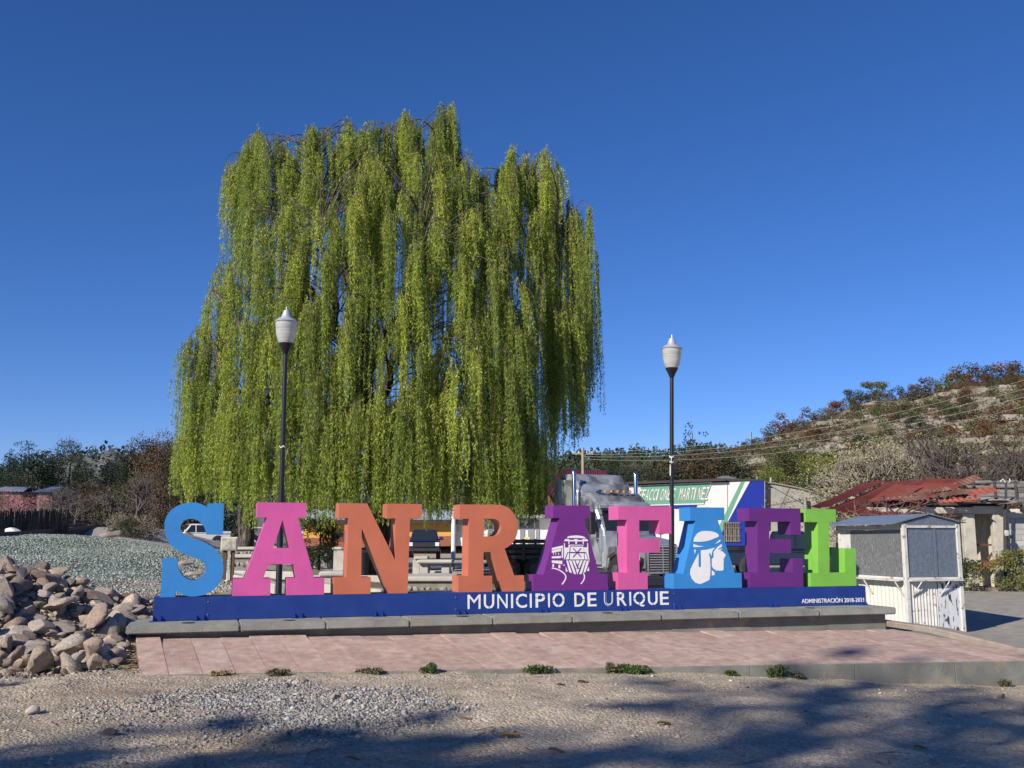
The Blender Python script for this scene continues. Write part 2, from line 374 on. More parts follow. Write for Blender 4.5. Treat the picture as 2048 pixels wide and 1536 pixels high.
FL, FR, BL, BR = Vector((-3.9, 10.9, .17)), Vector((7.1, 13.23, .055)), Vector((-4.3, 12.25, .46)), Vector((6.15, 16.4, .23))
def pz(x, y):
    """top of the pavement: falls away from the plinth, less so to the right"""
    s = (x + 4.1) / 10.6; s = min(max(s, 0), 1.1)
    fy = 10.9 + (x + 3.9) * .2115
    back = SP(0, 0, .47); by = back.y + (x - back.x) * math.tan(YAW)
    t = (y - fy) / max(by - fy, .1); t = min(max(t, 0), 1.6)
    zf = .175 + (.06 - .175) * s; zb = .455 + (.235 - .455) * s
    return zf + (zb - zf) * min(t, 1.)
pave = [(-3.92, 10.9), (7.05, 13.22), (6.72, 13.75), (6.25, 16.6), (5.9, 16.6), (-4.45, 12.9), (-4.45, 12.15)]
pink_base = mat('pavement mortar', (.40, .32, .28), .92, var=.2, scale=9, bump=.5)
def poly_slab(mb, poly, z0, ztop):
    n = len(poly)
    vs = [(x, y, z0) for x, y in poly] + [(x, y, ztop(x, y)) for x, y in poly]
    return mb.add(vs, [tuple(range(n))[::-1], tuple(range(n, 2 * n))] + [(i, (i + 1) % n, (i + 1) % n + n, i + n) for i in range(n)])
pv = thing('pavement', 'reddish stamped concrete pavement in front of the letters', 'pavement'); pv['kind'] = 'structure'; del pv['category']; del pv['label']
# body: follow the warped top in strips so that the tiles sit just proud of it
def clip(poly, a, b):
    """keep the part of a polygon left of the line a->b"""
    out = []
    for i in range(len(poly)):
        p, q = poly[i], poly[(i + 1) % len(poly)]
        sp = (b[0] - a[0]) * (p[1] - a[1]) - (b[1] - a[1]) * (p[0] - a[0]); sq = (b[0] - a[0]) * (q[1] - a[1]) - (b[1] - a[1]) * (q[0] - a[0])
        if sp >= 0: out.append(p)
        if sp * sq < 0:
            t = sp / (sp - sq); out.append((p[0] + (q[0] - p[0]) * t, p[1] + (q[1] - p[1]) * t))
    return out
bm_ = MB()
for i in range(30):
    x0, x1 = -4.5 + i * .39, -4.5 + (i + 1) * .39
    q = clip(clip(pave, (x0, 20), (x0, 0)), (x1, 0), (x1, 20))
    if len(q) < 3: continue
    for j in range(12):   # rows in y as well
        y0, y1 = 10.8 + j * .5, 10.8 + (j + 1) * .5
        r = clip(clip(q, (0, y0), (1, y0)), (1, y1), (0, y1))
        if len(r) >= 3: poly_slab(bm_, r, -.6, lambda x, y: pz(x, y) - .04)
bm_.build('bed', concrete_d, pv)
tiles_m = [mat('pink tile %d' % i, c, .88, var=.2, scale=6, rvar=.06, bump=.5, bscale=55, spec=.25, col2=c2, thr=(.36, .68)) for i, (c, c2) in enumerate([((.42, .275, .225), (.48, .375, .315)), ((.40, .26, .215), (.465, .36, .30)), ((.435, .295, .245), (.49, .39, .33))])]
du = Vector((.978, .207)); dv = Vector((-.40, .917)); org = Vector((-4.6, 10.62)); nt_ = 0
for i in range(-1, 40):
    off = RNG.uniform(0, .62)
    for j in range(-1, 6):
        a0, a1 = i * .345, (i + 1) * .345; b0, b1 = j * .72 + off * 1.0 - .3, (j + 1) * .72 + off * 1.0 - .3
        g = .0035
        q = [org + du * a + dv * b for a, b in ((a0 + g, b0 + g), (a1 - g, b0 + g), (a1 - g, b1 - g), (a0 + g, b1 - g))]
        q = [(p.x, p.y) for p in q]
        for k in range(len(pave)):
            if len(q) < 3: break
            if k in (2, 3): pass
            q = clip(q, pave[k], pave[(k + 1) % len(pave)])
        if len(q) < 3: continue
        ar = abs(sum(q[k][0] * q[(k + 1) % len(q)][1] - q[(k + 1) % len(q)][0] * q[k][1] for k in range(len(q)))) / 2
        if ar < .006 or nt_ > 295: continue
        h = RNG.uniform(-.0012, .0012)
        poly_slab(MB(), q, -.1, lambda x, y: pz(x, y) + h).build('tile', tiles_m[int(RNG.integers(3))], pv); nt_ += 1
# rough concrete edging along the front, a hair lower than the tiles
xs_ = list(np.arange(-3.92, 7.05, 1.35)) + [7.05]
for a, b in zip(xs_, xs_[1:]):
    e = MB(); P = []
    for x in (a + .003, b - .003):
        y = 10.9 + (x + 3.92) * .2115; P.append((x, y))
    (xa, ya), (xb, yb) = P; n_ = Vector((.207, -.978)) * .02
    e.hexa([(xa + n_.x, ya + n_.y, -.7), (xb + n_.x, yb + n_.y, -.7), (xb, yb, -.7), (xa, ya, -.7), (xa + n_.x, ya + n_.y, pz(xa, ya) - .012), (xb + n_.x, yb + n_.y, pz(xb, yb) - .012), (xb, yb, pz(xb, yb) - .006), (xa, ya, pz(xa, ya) - .006)])
    e.build('edging', concrete_d, pv, bevel=.004)
# raised kerb along the right side of the pavement
kb = MB()
kpts = [(5.75, 16.7), (6.25, 15.3), (6.72, 13.75), (7.15, 13.0)]
for (x0, y0), (x1, y1) in zip(kpts, kpts[1:]):
    n_ = Vector((y0 - y1, x1 - x0)).normalized() * .34
    P = [(x0, y0), (x0 + n_.x * 1.0, y0 + n_.y), (x1 + n_.x, y1 + n_.y), (x1, y1)]
    P = [(x0, y0), (x1, y1), (x1 + n_.x, y1 + n_.y), (x0 + n_.x, y0 + n_.y)]
    kb.add([(x, y, -.7) for x, y in P] + [(x, y, pz(min(x, 7), y) + (.05 if k < 2 else .035)) for k, (x, y) in enumerate(P)], [(0, 3, 2, 1), (4, 5, 6, 7), (0, 1, 5, 4), (1, 2, 6, 5), (2, 3, 7, 6), (3, 0, 4, 7)])
tag(kb.build('kerb', mat('earthy kerb', (.30, .25, .21), .93, var=.2, scale=6, bump=.7), bevel=.02), kind='structure')

# ------------------------------------------------------------------ the blue sign base
blue = mat('royal blue paint', (.010, .036, .205), .42, var=.1, scale=2.5, bump=.06, bscale=30, col2=(.014, .047, .23), thr=(.4, .7))
white_p = mat('white plate', (.80, .79, .78), .5, var=.04)
sb = thing('sign_pedestal', 'long royal blue steel box pedestal carrying white lettering under the letters', 'sign pedestal')
pan = [0, .628, 3.86, 7.069, 10.34]
for a, b in zip(pan, pan[1:]):
    sbox(MB(), a + .0015, b - .0015, .004, .284, -.014, .0).build('front_panel', blue, sb, bevel=.002)
sbox(MB(), .0, 10.34, .272, .289, -.45, -.0145).build('top_plate', blue, sb)
sbox(MB(), .002, 10.338, .0, .2715, -.448, -.0145).build('box_body', blue, sb)
for u in (.05, .56, 1.763, 2.804, 3.92, 5.09, 6.28, 7.13, 8.70, 10.27):
    g = MB()
    for s in (-.045, .045):
        a = [SP(u + s - .004, .0, .001), SP(u + s + .004, .0, .001), SP(u + s + .004, .0, .075), SP(u + s - .004, .0, .075),
             SP(u + s - .004, .07, .001), SP(u + s + .004, .07, .001), SP(u + s + .004, .012, .075), SP(u + s - .004, .012, .075)]
        g.hexa(a)
    sbox(g, u - .085, u + .085, -.001, .007, .0015, .085)
    g.build('bracket', blue, sb)
steel = mat('galvanised bolt', (.55, .55, .55), .35, 1.)
for u in (.645, 3.845, 7.085):
    for v in (.07, .225):
        b = MB(); c = SP(u, v, .0)
        b.tube([c, c + NF * .012], [.011, .010], 8); b.build('bolt', steel, sb)

def text_mesh(s, size=1., extrude=.003, offset=0., shear=0.):
    cu = bpy.data.curves.new('text', 'FONT'); cu.body = s; cu.size = size; cu.extrude = extrude; cu.offset = offset; cu.shear = shear; cu.resolution_u = 4
    o = bpy.data.objects.new('text', cu); COL.objects.link(o)
    me = bpy.data.meshes.new_from_object(o.evaluated_get(bpy.context.evaluated_depsgraph_get()))
    bpy.data.objects.remove(o); bpy.data.curves.remove(cu)
    return me
def glyph(ch, u0, u1, v0, v1, parent, m, d=.0035, offset=0., name='character', pos=SP, thick=.003, grow=0., shear=0.):
    """one character stretched into a box of the sign plane"""
    me = text_mesh(ch, 1., .5, offset, shear)
    if not len(me.vertices): return
    co = np.empty(len(me.vertices) * 3); me.vertices.foreach_get('co', co); co = co.reshape(-1, 3)
    lo, hi = co.min(0), co.max(0)
    u0, u1, v0, v1 = u0 - grow, u1 + grow, v0 - grow, v1 + grow
    uu = u0 + (co[:, 0] - lo[0]) / max(hi[0] - lo[0], 1e-6) * (u1 - u0); vv = v0 + (co[:, 1] - lo[1]) / (hi[1] - lo[1]) * (v1 - v0)
    dd = d + co[:, 2] / .5 * thick
    out = np.array([pos(a, b, e) for a, b, e in zip(uu, vv, dd)])
    me.vertices.foreach_set('co', out.astype(np.float32).ravel()); me.update(); me.materials.clear()
    return link(name, me, m, parent)
big = 'MUNICIPIODEURIQUE'
bx = [(4.012, 4.193), (4.241, 4.387), (4.433, 4.577), (4.628, 4.656), (4.697, 4.856), (4.899, 4.926), (4.982, 5.119), (5.166, 5.19), (5.232, 5.407), (5.555, 5.708), (5.752, 5.886), (6.003, 6.147), (6.2, 6.345), (6.39, 6.415), (6.453, 6.632), (6.679, 6.827), (6.867, 7.003)]
V0, V1 = .068, .258
def bridge(u0, u1, v0, v1): sbox(MB(), u0, u1, v0, v1, .0005, .0075).build('stencil_bridge', blue, sb)
for i, (ch, (a, b)) in enumerate(zip(big, bx)):
    dip = -.02 if ch == 'Q' else 0
    glyph(ch, a, b, V0 + dip, V1, sb, white_p, offset=0 if ch in 'MN' else .010)
    m_, w_ = (a + b) / 2, b - a; vm = (V0 + V1) / 2
    if i == 11: glyph(ch, a + .008, b - .008, V0 + .008, V1 + .001, sb, blue, d=.0085, offset=-.03)
    elif ch == 'U': bridge(m_ - .004, m_ + .004, V0 - .004, V0 + .045)
    elif ch in 'CD': bridge(a - .004 if ch == 'C' else m_ + .02, a + .05 if ch == 'C' else b + .004, vm - .004, vm + .004)
    elif ch in 'OQ':
        for q0, q1 in ((a - .004, a + .045), (b - .045, b + .004)): bridge(q0, q1, vm - .004, vm + .004)
        bridge(m_ - .004, m_ + .004, V1 - .045, V1 + .004); bridge(m_ - .004, m_ + .004, V0 - .004, V0 + .04)
    elif ch in 'PR':
        bridge(a - .003, a + .034, vm + .033, vm + .041); bridge(a + w_ * .5, a + w_ * .5 + .008, V1 - .04, V1 + .004); bridge(b - .045, b + .004, vm + .045, vm + .053)
# the small line: laid out once, cut into words
me = text_mesh('ADMINISTRACIÓN 2018-2021', 1., .5, .002)
co = np.empty(len(me.vertices) * 3); me.vertices.foreach_get('co', co); co = co.reshape(-1, 3); lo, hi = co.min(0), co.max(0)
capt = .728
out = np.array([SP(9.2 + (a - lo[0]) / (hi[0] - lo[0]) * 1.098, .047 + b / capt * .066, .0035 + e / .5 * .0025) for a, b, e in co])
me.vertices.foreach_set('co', out.astype(np.float32).ravel()); me.update(); me.materials.clear(); link('small_lettering', me, white_p, sb)

# ------------------------------------------------------------------ letters
def arc(cx, cy, rx, ry, a0, a1, n=10): return [(cx + rx * math.cos(R(a0 + (a1 - a0) * i / n)), cy + ry * math.sin(R(a0 + (a1 - a0) * i / n))) for i in range(n + 1)]
def chaikin(p, n=2):
    for _ in range(n):
        q = [p[0]]
        for a, b in zip(p, p[1:]): q += [(a[0] * .75 + b[0] * .25, a[1] * .75 + b[1] * .25), (a[0] * .25 + b[0] * .75, a[1] * .25 + b[1] * .75)]
        p = q + [p[-1]]
    return p
b_, s_, m_, t_ = .290, .506, 1.277, 1.473
S_POLY = [(.786, 1.458), (.792, 1.058), (.589, 1.062)] + chaikin([(.589, 1.075), (.561, 1.157), (.511, 1.218), (.439, 1.256), (.368, 1.262), (.31, 1.238), (.277, 1.19), (.269, 1.132), (.292, 1.08), (.343, 1.041), (.498, .99), (.618, .942), (.716, .872), (.78, .782), (.814, .68), (.814, .571), (.785, .462), (.722, .378), (.625, .319), (.518, .293), (.413, .293), (.331, .318), (.252, .36)]) + [(.252, b_), (.073, b_), (.078, .768), (.257, .765)] + chaikin([(.259, .68), (.292, .588), (.356, .521), (.439, .49), (.521, .495), (.577, .54), (.602, .609), (.594, .677), (.557, .727), (.497, .76), (.39, .798), (.27, .85), (.187, .906), (.125, .986), (.087, 1.083), (.076, 1.18), (.088, 1.265), (.122, 1.335), (.175, 1.39), (.243, 1.433), (.324, 1.458), (.406, 1.465), (.477, 1.455), (.537, 1.433), (.586, 1.405)]) + [(.586, 1.452)]
LET = [
 ('S', (.05, .30, .74), 'sky blue letter S at the left end of the sign', S_POLY, []),
 ('A', (.80, .13, .42), 'pink letter A with a triangular opening, beside the blue S', [(1.205, t_), (1.826, t_), (1.826, 1.28), (1.719, 1.28), (1.955, s_), (2.087, s_), (2.087, b_), (1.610, b_), (1.610, s_), (1.725, s_), (1.682, .685), (1.368, .685), (1.31, s_), (1.405, s_), (1.405, b_), (.936, b_), (.936, s_), (1.078, s_), (1.329, 1.28), (1.205, 1.28)], [[(1.527, 1.248), (1.422, .892), (1.628, .892)]]),
 ('N', (.66, .19, .10), 'terracotta orange letter N in front of the willow trunk', [(2.253, t_), (2.623, t_), (3.013, .727), (3.01, m_), (2.895, m_), (2.895, t_), (3.365, t_), (3.365, m_), (3.207, m_), (3.19, b_), (2.941, b_), (2.559, 1.144), (2.565, s_), (2.694, s_), (2.694, b_), (2.212, b_), (2.212, s_), (2.373, s_), (2.378, m_), (2.253, m_)], []),
 ('R', (.66, .19, .10), 'terracotta orange letter R above the word MUNICIPIO', [(3.895, t_), (4.45, t_)] + arc(4.45, 1.165, .282, .308, 86, -62, 16) + [(4.538, .871), (4.677, s_), (4.822, s_), (4.822, b_), (4.523, b_), (4.337, .828), (4.238, .828), (4.238, s_), (4.361, s_), (4.361, b_), (3.886, b_), (3.886, s_), (4.022, s_), (4.03, m_), (3.895, m_)], [[(4.238, 1.28), (4.37, 1.28)] + arc(4.37, 1.16, .121, .12, 80, -80, 10) + [(4.37, 1.04), (4.238, 1.04)]]),
 ('A', (.205, .03, .27), 'purple letter A bearing a white train emblem', [(5.253, t_), (5.811, t_), (5.811, 1.295), (5.716, 1.295), (5.939, .512), (6.066, .512), (6.066, b_), (4.955, b_), (4.955, .512), (5.104, .512), (5.35, 1.295), (5.253, 1.295)], []),
 ('F', (.78, .13, .40), 'pink letter F in front of the big dark truck', [(6.244, t_), (7.086, t_), (7.080, 1.077), (6.888, 1.077), (6.888, 1.272), (6.571, 1.272), (6.567, 1.014), (6.892, 1.014), (6.888, .806), (6.564, .806), (6.560, .523), (6.686, .523), (6.684, b_), (6.226, b_), (6.228, .526), (6.366, .526), (6.378, m_), (6.244, m_)], []),
 ('A', (.045, .29, .72), 'sky blue letter A bearing the white profile of a head with headband', [(7.388, 1.465), (7.955, 1.465), (7.952, 1.28), (7.84, 1.28), (8.097, .503), (8.206, .503), (8.206, b_), (7.098, b_), (7.098, .503), (7.254, .503), (7.474, 1.268), (7.388, 1.268)], []),
 ('E', (.165, .025, .235), 'dark purple letter E near the right end of the sign', [(8.37, 1.462), (9.255, 1.462), (9.245, 1.068), (9.068, 1.068), (9.072, 1.262), (8.706, 1.262), (8.698, 1.001), (9.068, 1.001), (9.063, .793), (8.688, .793), (8.68, .503), (9.078, .503), (9.086, .708), (9.258, .708), (9.25, b_), (8.346, b_), (8.35, .506), (8.478, .506), (8.505, 1.268), (8.37, 1.268)], []),
 ('L', (.25, .62, .08), 'lime green letter L at the right end of the sign', [(9.345, 1.455), (9.885, 1.455), (9.878, 1.257), (9.756, 1.257), (9.718, .493), (9.997, .493), (10.012, .857), (10.206, .857), (10.186, b_), (9.378, b_), (9.387, .49), (9.52, .49), (9.552, 1.257), (9.345, 1.257)], []),
]
def plate(name, outer, holes, d0, d1, m, parent, back=True, pos=SP):
    """extruded outline with holes: caps by triangle fill, walls by loop"""
    bm = bmesh.new(); rings = [outer] + holes
    for d, on in ((d0, True), (d1, back)):
        if not on: continue
        es = []
        for r in rings:
            vs = [bm.verts.new(pos(u, v, d)) for u, v in r]
            es += [bm.edges.new((vs[i], vs[(i + 1) % len(vs)])) for i in range(len(vs))]
        bmesh.ops.triangle_fill(bm, use_beauty=True, use_dissolve=False, edges=es)
    for r in rings:
        a = [bm.verts.new(pos(u, v, d0)) for u, v in r]; b = [bm.verts.new(pos(u, v, d1)) for u, v in r]
        for i in range(len(r)):
            j = (i + 1) % len(r); bm.faces.new((a[i], a[j], b[j], b[i]))
    bmesh.ops.remove_doubles(bm, verts=bm.verts, dist=1e-6)
    bmesh.ops.recalc_face_normals(bm, faces=bm.faces)
    me = bpy.data.meshes.new(name); bm.to_mesh(me); bm.free()
    return link(name, me, m, parent)
letters = []
for i, (ch, col, lab, outer, holes) in enumerate(LET):
    th = thing('sign_letter', lab, 'letter', group='letters of the town name sign')
    col = tuple(c_ * .78 for c_ in col)
    pm = mat('letter paint %d' % i, col, .42, var=.09, scale=2.2, bump=.12, bscale=14, col2=tuple(c_ * .9 + .006 for c_ in col), thr=(.5, .75), coat=.0)
    T = .36
    plate('front_plate', outer, holes, -.012, -.020, pm, th)
    inset = .0
    plate('side_band', outer, holes, -.0205, -.012 - T, pm, th)
    letters.append((th, pm))
def decal(parent, m, polys, A, dd=-.0115, thick=.004, name='emblem_piece'):
    for q in polys:
        pts = [(A[0][0] * x + A[0][1] * y + A[0][2], A[1][0] * x + A[1][1] * y + A[1][2]) for x, y in q]
        plate(name, pts, [], dd + thick, dd, m, parent, back=False)
def strokeP(path, wd):
    L_, R_ = [], []
    for i, (x, y) in enumerate(path):
        a = path[max(i - 1, 0)]; b = path[min(i + 1, len(path) - 1)]; dx, dy = b[0] - a[0], b[1] - a[1]; l = math.hypot(dx, dy)
        nx_, ny_ = -dy / l * wd / 2, dx / l * wd / 2; L_.append((x + nx_, y + ny_)); R_.append((x - nx_, y - ny_))
    return L_ + R_[::-1]
TA = [[.0005605, -.000005, 5.1267045], [-.0000032, -.0005181, 1.1303759]]
train = [[(580, 215), (620, 175), (700, 153), (830, 144), (960, 153), (1050, 180), (1105, 225), (840, 212)],
 [(510, 300), (545, 245), (640, 243), (655, 265), (780, 268), (785, 243), (875, 243), (880, 268), (1000, 268), (1015, 243), (1115, 243), (1160, 275), (1150, 298), (1040, 300), (1040, 372), (1015, 372), (1015, 305), (857, 305), (857, 372), (815, 372), (815, 305), (655, 305), (655, 372), (630, 372), (630, 303)],
 [(510, 350), (530, 360), (535, 470), (630, 472), (632, 395), (1038, 395), (1040, 415), (672, 418), (650, 600), (600, 600), (545, 740), (512, 800)],
 [(1140, 340), (1155, 350), (1165, 600), (1192, 790), (1187, 875), (1168, 780), (1110, 600), (1055, 590), (1042, 465), (1132, 465)],
 [(690, 445), (1030, 445), (1045, 590), (680, 590)], [(620, 625), (650, 625), (640, 790), (553, 790)], [(675, 625), (1045, 625), (1055, 790), (665, 790)], [(1065, 625), (1100, 625), (1152, 790), (1075, 790)],
 [(572, 815), (615, 815), (722, 1155), (652, 1130)], [(642, 815), (706, 815), (832, 1190), (772, 1170)], [(728, 815), (792, 815), (845, 985), (870, 1045), (820, 1018)], [(818, 815), (930, 815), (870, 940)],
 [(822, 1030), (870, 1060), (922, 1030), (870, 1192)], [(953, 815), (1015, 815), (928, 1015), (888, 1000)], [(1045, 815), (1100, 815), (985, 1172), (920, 1190)], [(1125, 815), (1165, 830), (1165, 900), (1085, 1130), (1030, 1145)], [(558, 985), (612, 1115), (560, 1112)], [(1170, 985), (1190, 1090), (1130, 1105)],
 [(188, 485), (480, 415), (485, 480), (188, 538)], [(188, 552), (430, 500), (430, 570), (188, 615)], [(188, 710), (430, 695), (430, 755), (188, 762)], [(450, 492), (485, 486), (485, 748), (450, 748)], [(188, 815), (465, 825), (465, 912), (188, 880)],
 [(205, 910), (245, 910), (245, 990), (205, 990)], [(365, 930), (412, 930), (412, 1026), (365, 1022)], [(485, 920), (520, 930), (535, 965), (490, 945)],
 strokeP(chaikin([(188, 1018), (300, 1036), (420, 1090), (520, 1165), (564, 1240), (550, 1320), (505, 1395), (455, 1455)]), 30), strokeP(chaikin([(1030, 1162), (1062, 1230), (1055, 1310), (1010, 1390), (958, 1445)]), 28)]
for x_ in (232, 292, 368): train.append([(x_ - 6, 610), (x_ + 6, 607), (x_ + 6, 670), (x_ - 6, 672)])
decal(letters[4][0], white_p, train, TA)
decal(letters[4][0], letters[4][1], [strokeP([(750, 488), (965, 722)], 24), strokeP([(965, 488), (750, 728)], 24)], TA, dd=-.0074, thick=.003, name='emblem_cross')
WA = [[.0006941, -.0000212, 7.2964563], [-.0000036, -.0006131, 1.2086713]]
woman = [chaikin([(210, 400), (215, 340), (250, 260), (310, 190), (400, 148), (500, 140), (620, 148), (720, 175), (790, 215), (805, 270)], 1) + [(700, 320), (600, 360), (480, 390), (350, 402)],
 [(205, 455), (330, 495), (460, 512), (330, 525), (205, 528)], [(720, 445), (780, 395), (830, 345), (845, 380), (800, 415)], [(222, 585), (262, 585), (238, 690)],
 [(380, 600), (500, 590), (620, 565), (715, 535), (660, 600), (640, 660), (630, 740), (605, 680), (580, 665), (570, 690), (595, 790)] + [(605, 1000), (600, 1200), (580, 1300), (480, 1350), (400, 1385), (345, 1395), (250, 1360), (170, 1270), (130, 1150), (140, 1050), (200, 920), (325, 680), (325, 985), (385, 1010), (385, 800)],
 [(680, 650), (700, 610), (790, 510), (865, 455), (885, 505), (780, 580), (790, 590), (885, 555), (885, 570), (835, 600), (905, 640), (970, 715), (925, 800), (908, 830), (925, 850), (915, 890), (915, 1060), (880, 1085), (740, 1080), (670, 1030), (640, 970), (640, 795), (680, 785)],
 [(640, 1070), (695, 1115), (708, 1190), (640, 1192)]]
decal(letters[6][0], white_p, woman, WA)
# ------------------------------------------------------------------ heap of river stones
stone_mats = [mat('river stone %d' % i, c, .9, var=.3, scale=5, rvar=.32, bump=.5, bscale=25, spec=.3, col2=c2, thr=(.5, .7)) for i, (c, c2) in enumerate([
    ((.37, .295, .23), (.25, .20, .16)), ((.33, .26, .20), (.40, .33, .265)), ((.25, .215, .19), (.32, .265, .22)), ((.40, .345, .29), (.28, .225, .18)), ((.29, .215, .17), (.21, .165, .135))])]
def stone_mesh(seed, sub=3, cuts=9):
    """broken river cobble: a lump cut by worn flat faces"""
    rg = np.random.default_rng(seed); bm = bmesh.new(); bmesh.ops.create_icosphere(bm, subdivisions=sub, radius=1)
    k = rg.normal(0, 1, (cuts, 3)); k /= np.linalg.norm(k, axis=1)[:, None]; dd = rg.uniform(.42, .82, cuts); ph = rg.uniform(0, 6.28, 6); nc = int(rg.integers(4, cuts + 1))
    for v in bm.verts:
        p = np.array(v.co); r = 1 + .10 * math.sin(2.3 * p[0] + ph[0]) + .09 * math.sin(2.9 * p[1] + ph[1]) + .07 * math.sin(3.7 * p[2] + ph[2])
        p = p * r
        for n, d in zip(k[:nc], dd):
            e = p @ n - d
            if e > 0: p = p - n * e * .93
        v.co = p * (1 + .018 * math.sin(11 * p[0] + 9 * p[1] + ph[3]) + .014 * math.sin(17 * p[2] + 13 * p[1] + ph[4]))
    me = bpy.data.meshes.new('stone'); bm.to_mesh(me); bm.free()
    me.polygons.foreach_set('use_smooth', np.ones(len(me.polygons), bool))
    me.set_sharp_from_angle(angle=R(24)); return me
smesh = []
for i in range(20):
    me = stone_mesh(100 + i); me.materials.append(stone_mats[i % 5]); smesh.append(me)
ns = 0; placed = []
def put_stone(x, y, r, lift=.25, lab=None, group='river stones in the heap'):
    global ns
    me = smesh[int(RNG.integers(len(smesh)))]
    o = bpy.data.objects.new('river_stone', me); COL.objects.link(o)
    sx, sy_, sz_ = r * RNG.uniform(.95, 1.5), r * RNG.uniform(.7, 1.05), r * RNG.uniform(.42, .72)
    o.scale = (sx, sy_, sz_); o.rotation_euler = (RNG.normal(0, .5), RNG.normal(0, .5), RNG.uniform(0, 6.28))
    o.location = (x, y, gz1(x, y) + r * lift + RNG.uniform(-.02, .09))
    if lab is None:
        tone = ('tan', 'light brown', 'grey brown', 'pale', 'reddish brown')[smesh.index(me) % 5]; ridge = 10.5 + .16 * max(x + 5.2, -6)
        row = 'at the foot of the heap' if y < ridge + .8 else 'half way up the heap' if y < ridge + 1.9 else 'at the top of the heap'
        side = 'by the plinth end' if x > -5.1 else 'in its middle' if x > -6.2 else 'towards the left edge'
        lab = ('large ' if r > .15 else 'small ' if r < .1 else '') + tone + ' river stone ' + row + ' ' + side
    tag(o, lab, 'stone', group); ns += 1; placed.append((x, y, r)); return o
tries = 0
while ns < 276 and tries < 40000:
    tries += 1
    x = RNG.uniform(-8.6, -4.25); y = RNG.uniform(10.3, 14.3)
    toe = 10.74 + .16 * max(x + 5.2, -6)
    if y < toe or (x > -4.75 and y > 12.3 + (x + 4.5) * .3) or y > 13.9 - .1 * (x + 6) : continue
    if abs(x / y) > .56: continue
    r = float(RNG.choice([.065, .09, .115, .14, .165], p=[.26, .28, .24, .15, .07]))
    if tries < 200: r = float(RNG.choice([.15, .18]))
    if x + r * 1.2 > -4.1 - .25 * (y - 10.9) * 1.0: continue
    if any((x - a) ** 2 + (y - b) ** 2 < (.62 * (r + c)) ** 2 for a, b, c in placed): continue
    put_stone(x, y, r)
# second layer lying on the first
base = list(placed)
for k in range(34):
    a, b, c = base[int(RNG.integers(len(base)))]
    if b > 12.5 or b < 10.9: continue
    put_stone(a + RNG.uniform(-.1, .1), b + RNG.uniform(-.1, .1), float(RNG.uniform(.09, .18)), 1.1)
x, y = scatter(5200, lambda n: RNG.uniform(-8.8, -4.2, n), lambda n: RNG.uniform(10.3, 14.3, n), lambda x, y: ((y > 10.45 + .16 * np.maximum(x + 5.2, -6)) & ~((x > -4.7) & (y > 12)) & ~((x > -4.1))).astype(float))
pebbles('gravel', np.stack([x, y, gz(x, y) + RNG.uniform(.0, .03, len(x))], 1), RNG.uniform(.012, .045, len(x)), stone_mat('heap rubble', (.30, .255, .21)))
for px_, py_, D_, r, lab in ((375, 1126, 27, .20, 'pale angular stone on the gravel seen through the blue S'), (392, 1138, 24, .17, 'smaller grey stone on the gravel below the pale one seen through the S'), (22, 1059, 44, .30, 'whitewashed boulder by the rail in front of the picket fence'), (226, 1058, 50, .42, 'pale flat rock at the foot of the bare tree by the rail')):
    p = at(px_, py_, D_); o = put_stone(p.x, p.y, r, .4, lab, 'loose rocks on the gravel bank')
    o.scale = (r * 1.3, r * .8, r * .6); o.rotation_euler = (.08, -.06, .3)
    if 'white' in lab: o.data = o.data.copy(); o.data.materials[0] = mat('whitewash', (.75, .73, .68), .9)
    elif 'pale' in lab: o.data = smesh[3]

# ------------------------------------------------------------------ street lamps
black = mat('black enamel', (.012, .013, .016), .38, var=.1, bump=.05)
alu = mat('lamp cap aluminium', (.46, .49, .52), .42, .35, var=.1)
globe = mat('frosted prismatic globe', (.72, .715, .68), .18, var=.12, scale=10, coat=.5, trans=.45, stretch=(.4, .4, 4))
tape = mat('torn white paper', (.7, .69, .66), .9)
def lamp(px_, D_, top_py, lean, lab):
    p = at(px_, 1150, D_); zg = gz1(p.x, D_) - .05 ; ztop = at(px_, top_py, D_).z; h = ztop - zg
    t = thing('street_lamp', lab, 'street lamp', (p.x, D_, zg), group='park street lamps'); t.rotation_euler = (0, lean, 0); t.scale = (.96, .96, 1)
    b = h - .78
    MB().lathe([(.12, 0), (.12, .03), (.065, .05), (.053, .12), (.050, b * .45), (.043, b * .451), (.037, b)], (0, 0, 0), 20).build('pole', black, t, True)
    MB().lathe([(.037, b), (.045, b + .02), (.075, b + .09), (.115, b + .16), (.12, b + .185)], (0, 0, 0), 20).build('collar', black, t, True)
    g = [(.118, b + .186), (.150, b + .26), (.168, b + .33), (.176, b + .395), (.177, b + .398), (.1765, b + .412), (.179, b + .415), (.184, b + .50), (.186, b + .535)]
    MB().lathe(g, (0, 0, 0), 24).build('globe', globe, t, True)
    c = MB().lathe([(.20, b + .536), (.203, b + .545), (.165, b + .575), (.150, b + .585), (.145, b + .597), (.105, b + .605), (.09, b + .62), (.072, b + .68), (.055, b + .73), (.02, b + .745)], (0, 0, 0), 24).build('cap', alu, t, True)
    f = MB().lathe([(.012, b + .745), (.012, b + .775), (.003, b + .81)], (0, 0, 0), 8).build('finial', alu, t, True)
    return t, b
l1, b1 = lamp(558.5, 16.2, 616, -.006, 'black street lamp behind the pink A, its globe against the willow')
l2, b2 = lamp(1341, 18.0, 672, .025, 'black street lamp between the pink F and the blue A, its globe against the sky')
